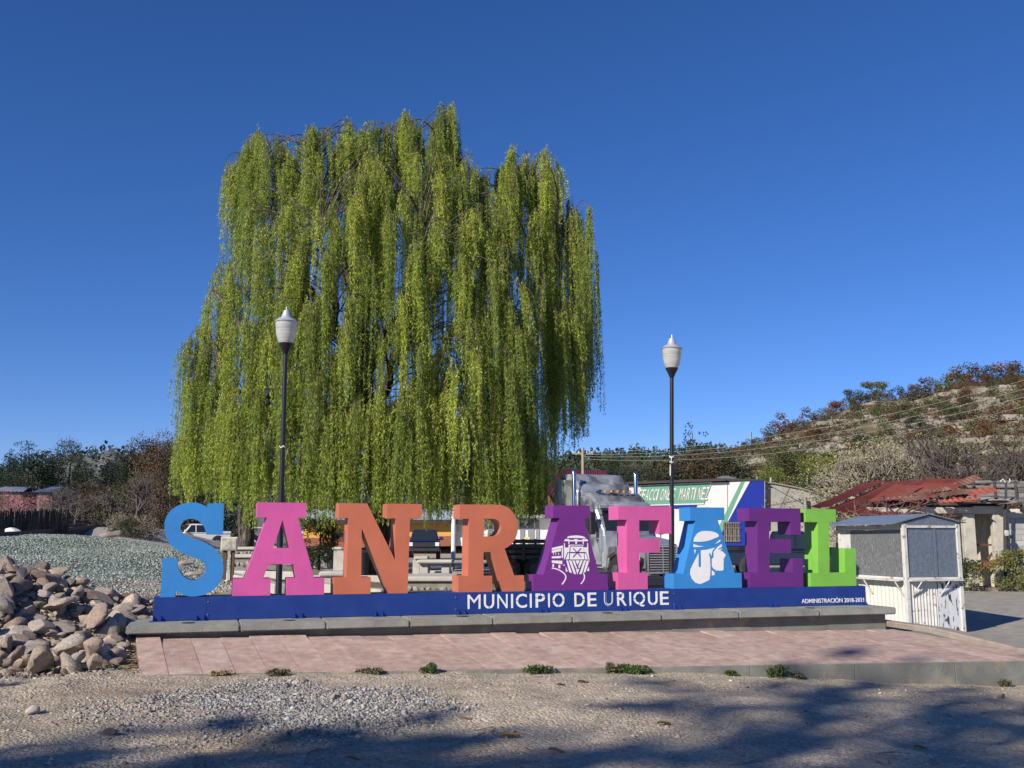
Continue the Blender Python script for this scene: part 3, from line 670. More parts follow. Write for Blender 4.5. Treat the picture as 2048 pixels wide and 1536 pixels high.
def scrap(parent, z0, z1, a0, a1, r, name='torn_sticker'):
    mb = MB(); n = 6
    vs = []
    for i in range(n + 1):
        a = a0 + (a1 - a0) * i / n
        for z in (z0 + .012 * math.sin(i * 2.1), z1 + .02 * math.sin(i * 1.7 + 1)): vs.append((r * math.cos(a), r * math.sin(a), z))
    mb.add(vs, [(2 * i, 2 * i + 2, 2 * i + 3, 2 * i + 1) for i in range(n)]).build(name, tape, parent)
for z0, z1, a0, a1 in ((2.87, 2.90, -3.1, .1), (2.78, 2.80, -2.6, -.2), (2.79, 2.89, -2.0, -1.75), (2.55, 2.74, -2.6, -2.2), (1.95, 2.06, -2.9, -2.5), (1.65, 1.75, -3.0, -2.6)): scrap(l2, z0, z1, a0, a1, .047)
for z0, z1, a0, a1 in ((2.45, 2.47, -2.9, -.3), (1.42, 1.50, -1.5, -1.1)): scrap(l1, z0, z1, a0, a1, .054)

# ------------------------------------------------------------------ leaves, crowns, branches
def leaf_quads(P, D, length, width, twist=None):
    """diamond leaves at P pointing along D"""
    n = len(P); D = D / np.maximum(np.linalg.norm(D, axis=1), 1e-6)[:, None]
    q = RNG.normal(0, 1, (n, 3)); s = np.cross(D, q); s /= np.maximum(np.linalg.norm(s, axis=1), 1e-6)[:, None]
    L_ = np.broadcast_to(np.asarray(length, float), (n,))[:, None]; W_ = np.broadcast_to(np.asarray(width, float), (n,))[:, None]
    a = P; b = P + D * L_ * .45 + s * W_ * .5; c_ = P + D * L_; d = P + D * L_ * .45 - s * W_ * .5
    V = np.stack([a, b, c_, d], 1).reshape(-1, 3); F = np.arange(4 * n).reshape(n, 4)
    return V, F
def tubes_np(paths, radii, k=4):
    """many tapered tubes (n,m,3) with radii (n,m) as one vertex and face array"""
    n, m, _ = paths.shape
    d = np.gradient(paths, axis=1); d /= np.maximum(np.linalg.norm(d, axis=2), 1e-9)[..., None]
    ref = np.where(np.abs(d[..., 2:3]) > .9, np.array([1., 0, 0]), np.array([0, 0, 1.]))
    x = np.cross(d, ref); x /= np.maximum(np.linalg.norm(x, axis=2), 1e-9)[..., None]; y = np.cross(d, x)
    a = np.arange(k) * 2 * np.pi / k
    V = paths[:, :, None, :] + radii[:, :, None, None] * (x[:, :, None, :] * np.cos(a)[None, None, :, None] + y[:, :, None, :] * np.sin(a)[None, None, :, None])
    i = np.arange(n * m * k).reshape(n, m, k); j = np.roll(i, -1, axis=2)
    F = np.stack([i[:, :-1], j[:, :-1], j[:, 1:], i[:, 1:]], -1).reshape(-1, 4)
    return V.reshape(-1, 3), F
def join(parts):
    Vs, Fs, o = [], [], 0
    for V, F in parts: Vs.append(V); Fs.append(F + o); o += len(V)
    return np.concatenate(Vs), np.concatenate(Fs)

bark = mat('dark furrowed bark', (.075, .062, .05), .95, var=.35, scale=6, bump=1.5, bscale=14, spec=.1, stretch=(1, 1, .3), col2=(.16, .14, .12), thr=(.5, .62))
wleaf = mat('willow leaves', (.37, .455, .075), .6, var=.28, scale=2.2, spec=.25, trans=.46, col2=(.28, .37, .07), thr=(.42, .6))
twig = mat('willow twigs', (.20, .15, .06), .8, var=.3)

# ------------------------------------------------------------------ the weeping willow
WD = 39.0
def wpt(px_, py_, dy): return np.array(at(px_, py_, WD + dy))
TOP = [(335, 900), (349, 870), (351, 668), (372, 645), (400, 636), (403, 548), (425, 516), (456, 508), (458, 301), (468, 259), (500, 249), (530, 261), (556, 276), (570, 306), (586, 259), (610, 237), (640, 247), (660, 267), (688, 219), (712, 259), (742, 231), (768, 253), (785, 231), (820, 213), (845, 241), (862, 253), (882, 213), (903, 189), (918, 231), (928, 311), (958, 299), (978, 336), (992, 383), (1006, 386), (1014, 326), (1045, 289), (1075, 296), (1090, 326), (1112, 287), (1134, 301), (1142, 363), (1162, 389), (1182, 384), (1192, 411), (1200, 640)]
BOT = [(335, 985), (400, 1012), (480, 1045), (560, 1062), (650, 1072), (700, 1062), (760, 1050), (850, 1060), (940, 1065), (1020, 1070), (1090, 1045), (1112, 985), (1130, 905), (1200, 880)]
def prof(tab, x): return np.interp(x, [a for a, _ in tab], [b for _, b in tab])
base_w = np.array(at(748, 1150, WD)); base_w[2] = gz1(base_w[0], WD) - .1
wt = thing('willow_tree', 'huge weeping willow with bright green hanging branches behind the letters', 'tree', tuple(base_w))
B0 = base_w
def rel(p): return np.asarray(p) - B0
# trunk and main limbs
trunk_path = [rel(p) for p in (B0, wpt(752, 1100, 0), wpt(765, 1040, .1), wpt(760, 960, .2), wpt(742, 860, .2), wpt(728, 760, 0), wpt(722, 660, -.2))]
rt = [.66, .46, .42, .40, .36, .33, .30]
mb = MB(); mb.tube(trunk_path, rt, 14)
for a in range(7):   # root flare
    an = a * .9 + .3; mb.tube([(math.cos(an) * .25, math.sin(an) * .25, .75), (math.cos(an) * .5, math.sin(an) * .5, .32), (math.cos(an) * .95, math.sin(an) * .95, -.1)], [.16, .17, .08], 7)
mb.build('trunk', bark, wt, True)
limb_ends = [((722, 660, -.2), (690, 520, -1), (640, 380, -1), (610, 290, -.5)), ((728, 760, 0), (650, 640, -.5), (560, 500, -1), (510, 340, 0)), ((722, 660, -.2), (760, 500, -.6), (800, 350, 0), (830, 270, 0)), ((728, 740, 0), (840, 600, .4), (900, 420, .6), (900, 260, 0)),
             ((742, 860, .2), (880, 740, .3), (990, 560, -.2), (1060, 370, 0)), ((742, 860, .2), (900, 800, -1.5), (1060, 640, -1.4), (1130, 480, -.3)), ((745, 900, 0), (620, 780, -1.6), (500, 690, -1.6), (425, 580, -.3)), ((750, 940, 0), (640, 880, -2.4), (520, 820, -2.6), (420, 740, -1)),
             ((722, 660, -.2), (700, 560, 2.2), (690, 430, 3.4), (720, 340, 3)), ((728, 760, 0), (800, 640, 2.6), (900, 520, 3.6), (960, 420, 3)), ((742, 860, 0), (780, 760, -2.6), (830, 600, -4), (850, 450, -3.6)), ((735, 800, 0), (690, 700, -2.8), (640, 560, -4.2), (640, 450, -3.8)),
             ((742, 860, 0), (640, 760, 2.4), (540, 650, 3.4), (480, 560, 2.8)), ((742, 900, 0), (900, 830, 2.6), (1030, 720, 3.6), (1110, 620, 2.6))]
def bez(pts, n):
    pts = [np.asarray(p, float) for p in pts]; out = []
    for t in np.linspace(0, 1, n):
        q = pts
        while len(q) > 1: q = [q[i] * (1 - t) + q[i + 1] * t for i in range(len(q) - 1)]
        out.append(q[0])
    return np.array(out)
limb_nodes = []
for k, L_ in enumerate(limb_ends):
    pth = bez([rel(wpt(*p)) for p in L_], 12); pth[1:-1] += RNG.normal(0, .08, (10, 3))
    MB().tube(list(pth), list(np.linspace(.23, .045, 12)), 8).build('limb', bark, wt, True)
    limb_nodes += [(p, 1) for p in pth[2:]]
LN = np.array([p for p, _ in limb_nodes])
# tufts: arching boughs from which curtains of thin shoots hang
apex = []
for x in np.concatenate([np.arange(345, 1195, 19), np.array([612, 690, 822, 905, 1050, 1112, 500])]):
    for rep in range(3):
        xx_ = x + RNG.uniform(-5, 5); apex.append((xx_, prof(TOP, xx_) + (RNG.uniform(2, 10), RNG.uniform(8, 40), RNG.uniform(30, 80))[rep], RNG.uniform(-1.4, 1.6)))
xc, hw = 770, 430
def half(py_):   # half width of the crown at a height, px
    return np.interp(py_, [200, 300, 420, 520, 650, 880, 1050], [150, 320, 350, 370, 415, 425, 420])
for _ in range(330):
    py_ = 240 + 640 * RNG.random() ** .85; x = xc + RNG.uniform(-1, 1) * half(py_)
    if py_ < prof(TOP, x) + 45 or (x < 470 and py_ < prof(TOP, x - 22) + 10): continue
    if x > 1090 and py_ > 640: continue
    e = math.sqrt(max(0, 1 - ((x - xc) / (half(py_) + 10)) ** 2)); dep = np.interp(py_, [200, 350, 600, 900], [2.4, 5.1, 7.0, 7.6])
    apex.append((x, py_, (-1 if RNG.random() < .66 else 1) * dep * e * RNG.uniform(.72, 1.0)))
for _ in range(70):
    py_ = 300 + 500 * RNG.random(); x = xc + RNG.uniform(-.8, .8) * half(py_)
    if py_ < prof(TOP, x) + 30: continue
    apex.append((x, py_, RNG.uniform(-3, 3)))
bough_paths, bough_r, strands, slen = [], [], [], []
for (x, py_, dy) in apex:
    P = rel(wpt(775 + (x - 775) * .94, py_, dy)); lush = RNG.uniform(.7, 1.35); tone = RNG.normal(0, 1)
    d = np.linalg.norm((LN - P) * np.array([1, 1, .8]), axis=1) + 2.5 * np.maximum(LN[:, 2] - P[2] + .4, 0)
    Q = LN[np.argsort(d)[int(RNG.integers(0, 3))]]
    out = P - Q; out[2] = 0; nrm = np.linalg.norm(out); out = out / nrm if nrm > .2 else np.array([RNG.normal(), RNG.normal(), 0]); out /= max(np.linalg.norm(out), 1e-6)
    tipL = RNG.uniform(.15, .6)
    tip = P + out * tipL - np.array([0, 0, RNG.uniform(.3, .9)])
    mid = (Q + P) / 2 + np.array([0, 0, .2 * np.linalg.norm(P - Q)])
    pth = bez([Q, mid, P + np.array([0, 0, .25]), P + out * tipL * .7, tip], 12); bough_paths.append(pth)
    bough_r.append(np.linspace(.028, .006, 12) * min(1.3, .5 + np.linalg.norm(P - Q) / 4))
    ns_ = int(RNG.integers(13, 24))
    silh = abs(dy) < 1.7 and py_ < prof(TOP, x) + 60
    for q_ in range(int(RNG.integers(2, 5))):          # a bough carries a few tassels, each a bundle of shoots
        t = 11 * (.40 + .60 * RNG.random() ** .8); i0 = min(int(t), 10); pq = pth[i0] * (1 - (t - i0)) + pth[i0 + 1] * (t - i0)
        Lq = RNG.uniform(1.3, 5.4) * (1.0 if py_ > 420 else .85)
        if x > 1090: Lq = RNG.uniform(2.8, 6.8) if py_ > 380 else Lq
        dq = out * RNG.uniform(.0, .35) + RNG.normal(0, .1, 3) * np.array([1, 1, 0]); zb = at(x, prof(BOT, x) + RNG.uniform(-45, 8), WD + dy).z - B0[2] + (.8 if dy > 3 else 0)
        for s_i in range(int(RNG.integers(5, 9))):
            p0 = pq + np.array([RNG.normal(0, .085), RNG.normal(0, .085), RNG.normal(0, .12)])
            L1 = min(Lq * (1.1 - .8 * RNG.random() ** 1.6), p0[2] - zb)
            if L1 < .35: continue
            strands.append((p0, dq + RNG.normal(0, .09, 3) * np.array([1, 1, 0]), L1, lush, tone))
# the long curtain at the right side
for _ in range(30):
    x = RNG.uniform(1105, 1198); py_ = RNG.uniform(prof(TOP, min(x, 1190)) + 40, 640); dy = RNG.uniform(-2.2, 2.2); lush = RNG.uniform(.8, 1.3); tone = RNG.normal(-.3, .8)
    P = rel(wpt(x - 4, py_, dy)); zb = at(x, prof(BOT, x) + RNG.uniform(-110, 25), WD + dy).z - B0[2]
    for s_i in range(int(RNG.integers(5, 9))):
        p0 = P + RNG.normal(0, .12, 3); Ls = (p0[2] - zb) * RNG.uniform(.6, 1)
        if Ls > .4: strands.append((p0, RNG.normal(0, .12, 3) * np.array([1, 1, 0]), Ls, lush, tone))
# skirts that reach almost to the ground
for _ in range(230):
    x = RNG.uniform(340, 1105); e = math.sqrt(max(0, 1 - ((x - xc) / 440) ** 2)); dy = -7.5 * e * RNG.uniform(.75, 1.0) if RNG.random() < .7 else RNG.uniform(-4, 6) * e
    py_ = RNG.uniform(760, 930)
    P = rel(wpt(775 + (x - 775) * .965, py_, dy)); lush = RNG.uniform(.6, 1.2); tone = RNG.normal(0, 1); zb = at(x, prof(BOT, x) + RNG.uniform(-40, 10), WD + dy).z - B0[2]
    for s_i in range(6):
        p0 = P + RNG.normal(0, .11, 3); Ls = p0[2] - zb - RNG.uniform(0, .6)
        if Ls > .4: strands.append((p0, RNG.normal(0, .12, 3) * np.array([1, 1, 0]), Ls * RNG.uniform(.6, 1), lush, tone))
Vb, Fb = tubes_np(np.array(bough_paths), np.array(bough_r), 5)
link('boughs', np_mesh('boughs', Vb, Fb), bark, wt, True)
n = len(strands); m = 7
P0 = np.array([s[0] for s in strands]); dr = np.array([s[1] for s in strands]); Ls = np.array([s[2] for s in strands])
tt = np.linspace(0, 1, m)
path = P0[:, None, :] + dr[:, None, :] * (1 - np.exp(-3 * tt))[None, :, None]
path[..., 2] -= Ls[:, None] * tt[None]
path[..., :2] += np.cumsum(RNG.normal(0, .016, (n, m, 2)), 1) * np.minimum(1, Ls)[:, None, None]
Vt, Ft = tubes_np(path, np.linspace(.006, .0035, m)[None] * np.ones((n, 1)), 3)
o_ = link('shoots', np_mesh('shoots', Vt, Ft), twig, wt); o_['kind'] = 'stuff'
LU = np.array([s[3] for s in strands]); TO = np.array([s[4] for s in strands])
cnt = np.maximum((Ls / .027 * LU).astype(int), 6)
sid = np.repeat(np.arange(n), cnt); u = RNG.random(len(sid)) ** .92
fi = u * (m - 1); i0 = np.minimum(fi.astype(int), m - 2); fr = (fi - i0)[:, None]
LP = path[sid, i0] * (1 - fr) + path[sid, i0 + 1] * fr
LP += RNG.normal(0, .02, LP.shape)
LD = RNG.normal(0, .42, LP.shape); LD[:, 2] = -RNG.uniform(.35, 1.0, len(LD))
VL, FL_ = leaf_quads(LP, LD, RNG.uniform(.075, .15, len(LP)), RNG.uniform(.020, .036, len(LP)))
me = np_mesh('foliage', VL, FL_); ca_ = me.color_attributes.new('tone', 'FLOAT_COLOR', 'POINT')
tn = np.repeat(np.clip(1 + .20 * TO[sid] + RNG.normal(0, .16, len(sid)), .45, 1.6), 4); ye = np.repeat(.06 * TO[sid], 4)
ca_.data.foreach_set('color', np.stack([tn * (1 + ye), tn, tn * (1 - ye), np.ones(len(tn))], 1).astype(np.float32).ravel())
t_ = wleaf.node_tree; vm_ = [q for q in t_.nodes if q.type == 'VECT_MATH'][0]; a_ = t_.nodes.new('ShaderNodeVertexColor'); a_.layer_name = 'tone'; mx_ = t_.nodes.new('ShaderNodeVectorMath'); mx_.operation = 'MULTIPLY'
dest = [l.to_socket for l in vm_.outputs[0].links]; t_.links.new(vm_.outputs[0], mx_.inputs[0]); t_.links.new(a_.outputs[0], mx_.inputs[1])
for d_ in dest: t_.links.new(mx_.outputs[0], d_)
o_ = link('foliage', me, wleaf, wt); o_['kind'] = 'stuff'
print('WILLOW strands', n, 'leaves', len(LP))
# ------------------------------------------------------------------ crown and branch builders for the other trees
def leafy(name, n, cl, length, width, m, up=.0, droop=.0, shell=.35):
    """leaf faces spread through ellipsoid clumps cl = [(x,y,z,rx,ry,rz)]"""
    cl = np.array(cl, float); vol = cl[:, 3] * cl[:, 4] * cl[:, 5]; ci = RNG.choice(len(cl), n, p=vol ** .75 / (vol ** .75).sum())
    d = RNG.normal(0, 1, (n, 3)); d /= np.linalg.norm(d, axis=1)[:, None]; r = (shell + (1 - shell) * RNG.random(n)) ** .6
    r = r * (1 + .22 * np.sin(d[:, 0] * 7 + ci) * np.sin(d[:, 2] * 6 + ci * 2))
    P = cl[ci, :3] + d * r[:, None] * cl[ci, 3:]
    D = d + RNG.normal(0, .8, (n, 3)); D[:, 2] += up - droop
    V, F = leaf_quads(P, D, RNG.uniform(.6, 1.3, n) * length, RNG.uniform(.6, 1.3, n) * width)
    me = np_mesh(name, V, F); me.materials.append(m); return me
def round_crown(seed, n, leaf, m, k=16, flat=1.0, low=.15):
    rg = np.random.default_rng(seed); cl = []
    for i in range(k):
        a = rg.uniform(0, 6.28); z = rg.uniform(low, .93); w = math.sin(math.pi * min(1, (z - low + .12) / (1.12 - low))) ** .6
        r = .34 * w * rg.uniform(.35, 1); s = rg.uniform(.085, .19)
        cl.append((r * math.cos(a) * flat, r * math.sin(a) * flat, z, s * flat, s * flat, s * .8))
    return leafy('crown', n, cl, leaf, leaf * .6, m)
def pine_crown(seed, n, leaf, m, spread=.2, low=.12, tiers=13, power=.8):
    rg = np.random.default_rng(seed); cl = []
    for i in range(tiers):
        z = low + (1 - low) * (i / tiers) ** .95; R_ = spread * (1 - (z - low) / (1.02 - low)) ** power + .012
        for j in range(6 if i < tiers - 3 else 3):
            a = rg.uniform(0, 6.28); r = R_ * rg.uniform(.25, .95); s = max(.022, R_ * .42)
            cl.append((r * math.cos(a), r * math.sin(a), z + rg.uniform(-.02, .02) - r * .12, s, s, s * .45))
    return leafy('crown', n, cl, leaf, leaf * .55, m, up=.25)
def branch_sys(seed, depth=5, spread=.55, n0=4, upness=.35, r0=.022, trunk=.25, shrink=.72, kids=3):
    """bare branching: paths for tubes, height about 1"""
    rg = np.random.default_rng(seed); out = []
    def grow(p, d, L_, r, lv):
        m_ = 4; pts = [p]; q = p; dd = d
        for i in range(m_ - 1):
            dd = dd + rg.normal(0, .16, 3) + np.array([0, 0, upness * .12]); dd /= np.linalg.norm(dd); q = q + dd * L_ / (m_ - 1); pts.append(q)
        out.append((np.array(pts), np.linspace(r, r * .62, m_)))
        if lv == 0: return
        for k in range(kids if lv < depth else n0):
            e = dd + rg.normal(0, spread, 3); e[2] = e[2] * .8 + upness; e /= np.linalg.norm(e)
            grow(pts[-1 if k else -2], e, L_ * shrink * rg.uniform(.8, 1.15), r * .6, lv - 1)
    grow(np.zeros(3), np.array([rg.normal(0, .05), rg.normal(0, .05), 1.]), trunk, r0, depth)
    P = np.array([a for a, _ in out]); Rr = np.array([b for _, b in out])
    return P, Rr
def bare_meshes(seed, m, **kw):
    P, Rr = branch_sys(seed, **kw); top = P[..., 2].max(); P = P / top; Rr = np.maximum(Rr / top, kw.get('rmin', .0016))
    V, F = tubes_np(P, Rr, 3); me = np_mesh('branches', V, F); me.materials.append(m)
    return me, P[:, -1]
def tree(name, lab, cat, x, y, h, crown, trunk_r=None, group=None, wide=1., bare=None, base=None, rz=None, extra=None):
    z = gz1(x, y) - .05 if base is None else base
    t = thing(name, lab, cat, (x, y, z), RNG.uniform(0, 6.28) if rz is None else rz, group)
    if trunk_r:
        MB().tube([(0, 0, 0), (.01 * h, 0, .25 * h), (-.008 * h, .01 * h, .55 * h), (0, 0, .9 * h)], [trunk_r, trunk_r * .75, trunk_r * .5, trunk_r * .12], 7).build('trunk', bark, t, True)
    for me, nm in ((crown, 'crown'), (bare, 'branches')):
        if me is None: continue
        o = bpy.data.objects.new(nm, me); COL.objects.link(o); o.parent = t; o.scale = (h * wide, h * wide, h)
    return t
pine_m = mat('pine needles', (.022, .042, .025), .7, var=.3, scale=3, rvar=.25, spec=.2)
pine_m2 = mat('dark evergreen leaves', (.035, .05, .024), .7, var=.3, scale=3, rvar=.25, spec=.2)
olive_m = mat('olive leaves', (.085, .095, .035), .7, var=.3, scale=3, rvar=.3, spec=.15)
rust_m = mat('rust coloured oak leaves', (.125, .066, .036), .7, var=.35, scale=3, rvar=.35, spec=.15)
brown_m = mat('brown oak leaves', (.082, .062, .036), .7, var=.3, scale=3, rvar=.3, spec=.15)
lime_m = mat('yellow green willow leaves', (.20, .23, .04), .7, var=.25, scale=3, spec=.15, trans=.3)
pale_m = mat('pale young leaves', (.30, .28, .15), .75, var=.25, scale=3, spec=.15)
pinkb_m = mat('peach blossom', (.42, .17, .20), .8, var=.3, scale=3)
grey_tw = mat('grey brown twigs', (.12, .098, .085), .9, var=.3, scale=4)
dark_tw = mat('dark branches', (.075, .058, .05), .9, var=.3, scale=4)
red_tw = mat('reddish twigs', (.17, .085, .075), .9, var=.3, scale=4)

# ------------------------------------------------------------------ hills
def hill(name, sky_pts, D0, D1, z0, m, tilt=0., nx_=160, ny_=50, back=1.25):
    xs = np.linspace(sky_pts[0][0], sky_pts[-1][0], nx_); ts = np.linspace(0, back, ny_); top = np.interp(xs, [a for a, _ in sky_pts], [b for _, b in sky_pts])
    Vv = np.zeros((ny_, nx_, 3))
    for j, t in enumerate(ts):
        D_ = D0 + (D1 - D0) * t
        X = (xs - 1024) / 2023 * D_ * 1.0
        zt = EYE + (1075 - top) * D1 / 2023
        f = sstep(0, 1, min(t, 1)) * .35 + .65 * min(t, 1) if t <= 1 else 1 - (t - 1) * .8
        terr = .020 * np.sin(f * 40 + xs * .012)
        Z = z0 + (zt - z0) * np.clip(f + terr * (t < .95), -.1, 1.01)
        Z = Z + (1.2 * vnoise(X, np.full_like(X, D_), 13) + .5 * vnoise(X, np.full_like(X, D_ + 77), 4)) * (D1 / 230) * min(1, t * 3) * (1 if t < .97 else .5)
        Vv[j] = np.stack([X, np.full_like(X, D_), Z], -1)
    ii = np.arange(nx_ * ny_).reshape(ny_, nx_)
    F = np.stack([ii[:-1, :-1], ii[:-1, 1:], ii[1:, 1:], ii[1:, :-1]], -1).reshape(-1, 4)
    o = link(name, np_mesh(name, Vv.reshape(-1, 3), F), m, None, True); tag(o, kind='structure')
    return Vv
hill_m = mat('dry hillside', (.30, .265, .205), .95, var=.35, scale=.16, bump=1, bscale=.8, spec=.1, col2=(.13, .115, .065), thr=(.44, .58), stretch=(1, 1, 3))
HP = [(1466, 930), (1500, 905), (1525, 895), (1580, 868), (1640, 845), (1700, 826), (1760, 808), (1840, 797), (1900, 780), (1950, 762), (2048, 752), (2200, 725), (2500, 700)]
HV = hill('hill', HP, 95, 235, .6, hill_m)
far_m = mat('wooded far ridge', (.06, .075, .045), .95, var=.4, scale=.08, spec=.05, col2=(.16, .13, .085), thr=(.52, .66), bump=1, bscale=.5)
FP = [(950, 950), (1080, 938), (1130, 926), (1200, 918), (1300, 916), (1400, 908), (1480, 905), (1560, 912), (1700, 930)]
FV = hill('hill', FP, 260, 430, 3, far_m)
LP_ = [(-700, 960), (-300, 940), (60, 935), (120, 925), (170, 908), (200, 905), (250, 912), (320, 925), (420, 940), (800, 950), (1100, 955)]
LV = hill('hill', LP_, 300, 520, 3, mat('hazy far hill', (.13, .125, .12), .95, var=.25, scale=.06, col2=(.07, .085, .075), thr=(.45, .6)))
# woods on the far ridge, nobody could count them
pts = FV[8:42].reshape(-1, 3); k = RNG.integers(0, len(pts), 2600); cl = [(p[0], p[1], p[2] + 1.2, 2.2, 2.2, RNG.uniform(1.5, 4)) for p in pts[k] + RNG.normal(0, 2, (2600, 3)) * np.array([1, 1, 0])]
o = link('forest', leafy('forest', 30000, cl, 1.6, 1.1, pine_m2)); tag(o, kind='stuff')
pts = LV[10:42].reshape(-1, 3); k = RNG.integers(0, len(pts), 1200); cl = [(p[0], p[1], p[2] + 1.5, 3, 3, RNG.uniform(2, 4)) for p in pts[k]]
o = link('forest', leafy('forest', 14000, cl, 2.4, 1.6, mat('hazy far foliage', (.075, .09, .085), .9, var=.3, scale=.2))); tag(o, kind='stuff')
# scrub on the right hill: single bushes and oaks
kinds = {}
for nm, m_, sd in (('rust', rust_m, 1), ('brown', brown_m, 2), ('olive', olive_m, 3), ('green', pine_m2, 4)):
    kinds[nm] = [round_crown(sd * 10 + q, 700, .075, m_, 14, 1.25, .12) for q in range(3)]
def hill_point(px_, t):
    j = min(int(t / 1.25 * 49), 48); i = int(np.clip((px_ - 1466) / (2500 - 1466) * 159, 0, 159)); return HV[j, i]
HL = {'rust': 'rust red bush', 'brown': 'brown bush', 'olive': 'olive green bush', 'green': 'dark green bush'}
nb = 0
def hill_bush(p, h, kd, pxx, ty, group='scrub on the right hill'):
    global nb
    o = bpy.data.objects.new('hill_bush', kinds[kd][int(RNG.integers(3))]); COL.objects.link(o)
    o.location = (p[0], p[1], p[2] - .1 * h); wv = RNG.uniform(.85, 1.4); o.scale = (h * wv, h * wv, h); o.rotation_euler = (0, 0, RNG.uniform(0, 6.28))
    row = 'on the skyline' if ty > .88 else 'high on the slope' if ty > .62 else 'half way up' if ty > .4 else 'low on the slope'
    side = ('far left' if pxx < 1600 else 'left' if pxx < 1720 else 'middle' if pxx < 1850 else 'right' if pxx < 1960 else 'far right') + ' part'
    tag(o, ('large ' if h > 2.8 else '') + HL[kd] + ' of the dry hill, ' + row + ', ' + side, 'bush', group); nb += 1
for px_ in np.arange(1490, 2075, 10.5):      # along the ridge
    kd = RNG.choice(['rust', 'brown', 'olive', 'green'], p=[.42, .16, .2, .22]); hill_bush(hill_point(px_ + RNG.uniform(-4, 4), RNG.uniform(.9, 1.0)), RNG.uniform(2.4, 4.6) * (1.25 if px_ > 1850 else 1) * (1.3 if RNG.random() < .2 else 1), kd, px_, 1.)
while nb < 285:
    px_ = RNG.uniform(1500, 2075); t = RNG.uniform(.22, .94); p = hill_point(px_, t)
    gap = vnoise([p[0]], [p[1] * .5], 22)[0]
    if gap > .28 and RNG.random() < .85: continue
    kd = RNG.choice(['rust', 'brown', 'olive', 'green'], p=[.24, .30, .28, .18]); hill_bush(p, RNG.uniform(1.2, 3.6) if t > .3 else RNG.uniform(1., 2.4), kd, px_, t)

# the rest of the scrub, past the single bushes, and rock ledges breaking through the slope
cl = []
for k in range(1500):
    px_ = RNG.uniform(1490, 2100); t = RNG.uniform(.12, .93); p = hill_point(px_, t)
    if vnoise([p[0]], [p[1] * .5], 22)[0] > .25 and RNG.random() < .8: continue
    h = RNG.uniform(.5, 1.5); cl.append((p[0] + RNG.normal(0, 1), p[1], p[2] + h * .4, h * 1.1, h * 1.1, h * .8))
for (m_, a_) in ((brown_m, 0), (olive_m, 1), (rust_m, 2)):
    o = link('scrub', leafy('scrub', 14000 if a_ < 2 else 7000, cl[a_::3], .42, .28, m_)); tag(o, kind='stuff')
ledge_m = mat('grey rock ledge', (.30, .27, .22), .95, var=.4, scale=.5, bump=1, bscale=1.2, stretch=(1, 1, 3))
lg = MB()
for k in range(95):
    px_ = RNG.uniform(1500, 2080); t = float(RNG.choice([.30, .42, .52, .60, .70, .80])) + RNG.normal(0, .012); p = hill_point(px_, t); L_ = RNG.uniform(2, 9); hh = RNG.uniform(.05, .45)
    q = [(p[0] - L_ / 2, p[1] - .9, p[2] - .6), (p[0] + L_ / 2, p[1] - .8, p[2] - .6), (p[0] + L_ / 2 * .9, p[1] + 1.5, p[2] - .5), (p[0] - L_ / 2, p[1] + 1.5, p[2] - .5)]
    lg.hexa(q + [(x + RNG.normal(0, .25), y + RNG.normal(0, .2), p[2] + hh * RNG.uniform(.6, 1.1)) for x, y, z in q])
o = lg.build('rock_ledges', ledge_m); tag(o, kind='stuff')

# ------------------------------------------------------------------ buildings on the right
cream = mat('cream white wall paint', (.74, .735, .70), .8, var=.06, scale=2, bump=.2)
green_p = mat('sign green paint', (.14, .37, .245), .7, var=.08)
blue_p = mat('store blue paint', (.010, .028, .30), .55, var=.12, scale=3, col2=(.05, .09, .42), thr=(.68, .78))
grey_w = mat('bare rendered wall', (.34, .325, .29), .92, var=.16, scale=1.2, bump=.4, bscale=12, col2=(.25, .24, .215), thr=(.5, .68))
iron = mat('dark iron', (.03, .03, .032), .6)
glass_d = mat('dark window glass', (.02, .025, .03), .12, spec=.8)
rusty = mat('rusty steel', (.12, .05, .03), .85, var=.3, scale=8, bump=.4)
MD = 72.0
def wall_at(px_, py_, D_=MD): p = at(px_, py_, D_); return p.x, p.z
st = thing('auto_parts_store', 'white and blue auto parts shop with a slanted green name sign behind the truck', 'shop building', (11, MD, 0))
def sl(o_, d): return o_
def flat(name, pts, m, parent, y0, y1, off=(11, MD, 0)):
    """prism from picture outline on the frontal wall plane, true thickness in depth"""
    q = [wall_at(px_, py_) for px_, py_ in pts]
    return MB().prism(q, lambda u, v, d: (u - off[0], d - off[1], v - off[2]), y0, y1).build(name, m, parent)
flat('wall', [(1130, 1175), (1530, 1175), (1530, 962), (1130, 975)], cream, st, MD, MD + 7)
flat('roof_slab', [(1126, 973.5), (1450, 962), (1450, 957), (1126, 969)], mat('tar roof edge', (.06, .055, .05), .9), st, MD - .35, MD + 7.1)
flat('roof_slab', [(1450, 962), (1532, 961.5), (1532, 959), (1450, 957.5)], mat('tar roof edge', (.06,) * 3), st, MD - .05, MD + 7.1)
flat('blue_panel', [(1500, 962.5), (1529, 962.5), (1529, 1176), (1440, 1176), (1440, 1072), (1455, 1045)], blue_p, st, MD - .012, MD - .001)
flat('stripe', [(1482, 963), (1490, 963), (1441, 1072), (1433, 1062)], green_p, st, MD - .010, MD - .001)
flat('stripe', [(1240, 1013), (1395, 1010), (1392, 1017), (1240, 1020)], blue_p, st, MD - .010, MD - .001)
flat('stripe', [(1454, 963), (1455, 963), (1455, 1050), (1454, 1050)], mat('pipe grey', (.3, .3, .3)), st, MD - .03, MD - .001)
sg = flat('name_sign', [(1190, 975), (1424, 964), (1407, 1009), (1190, 1014)], mat('sign white', (.72, .72, .70), .6), st, MD - .06, MD - .013)
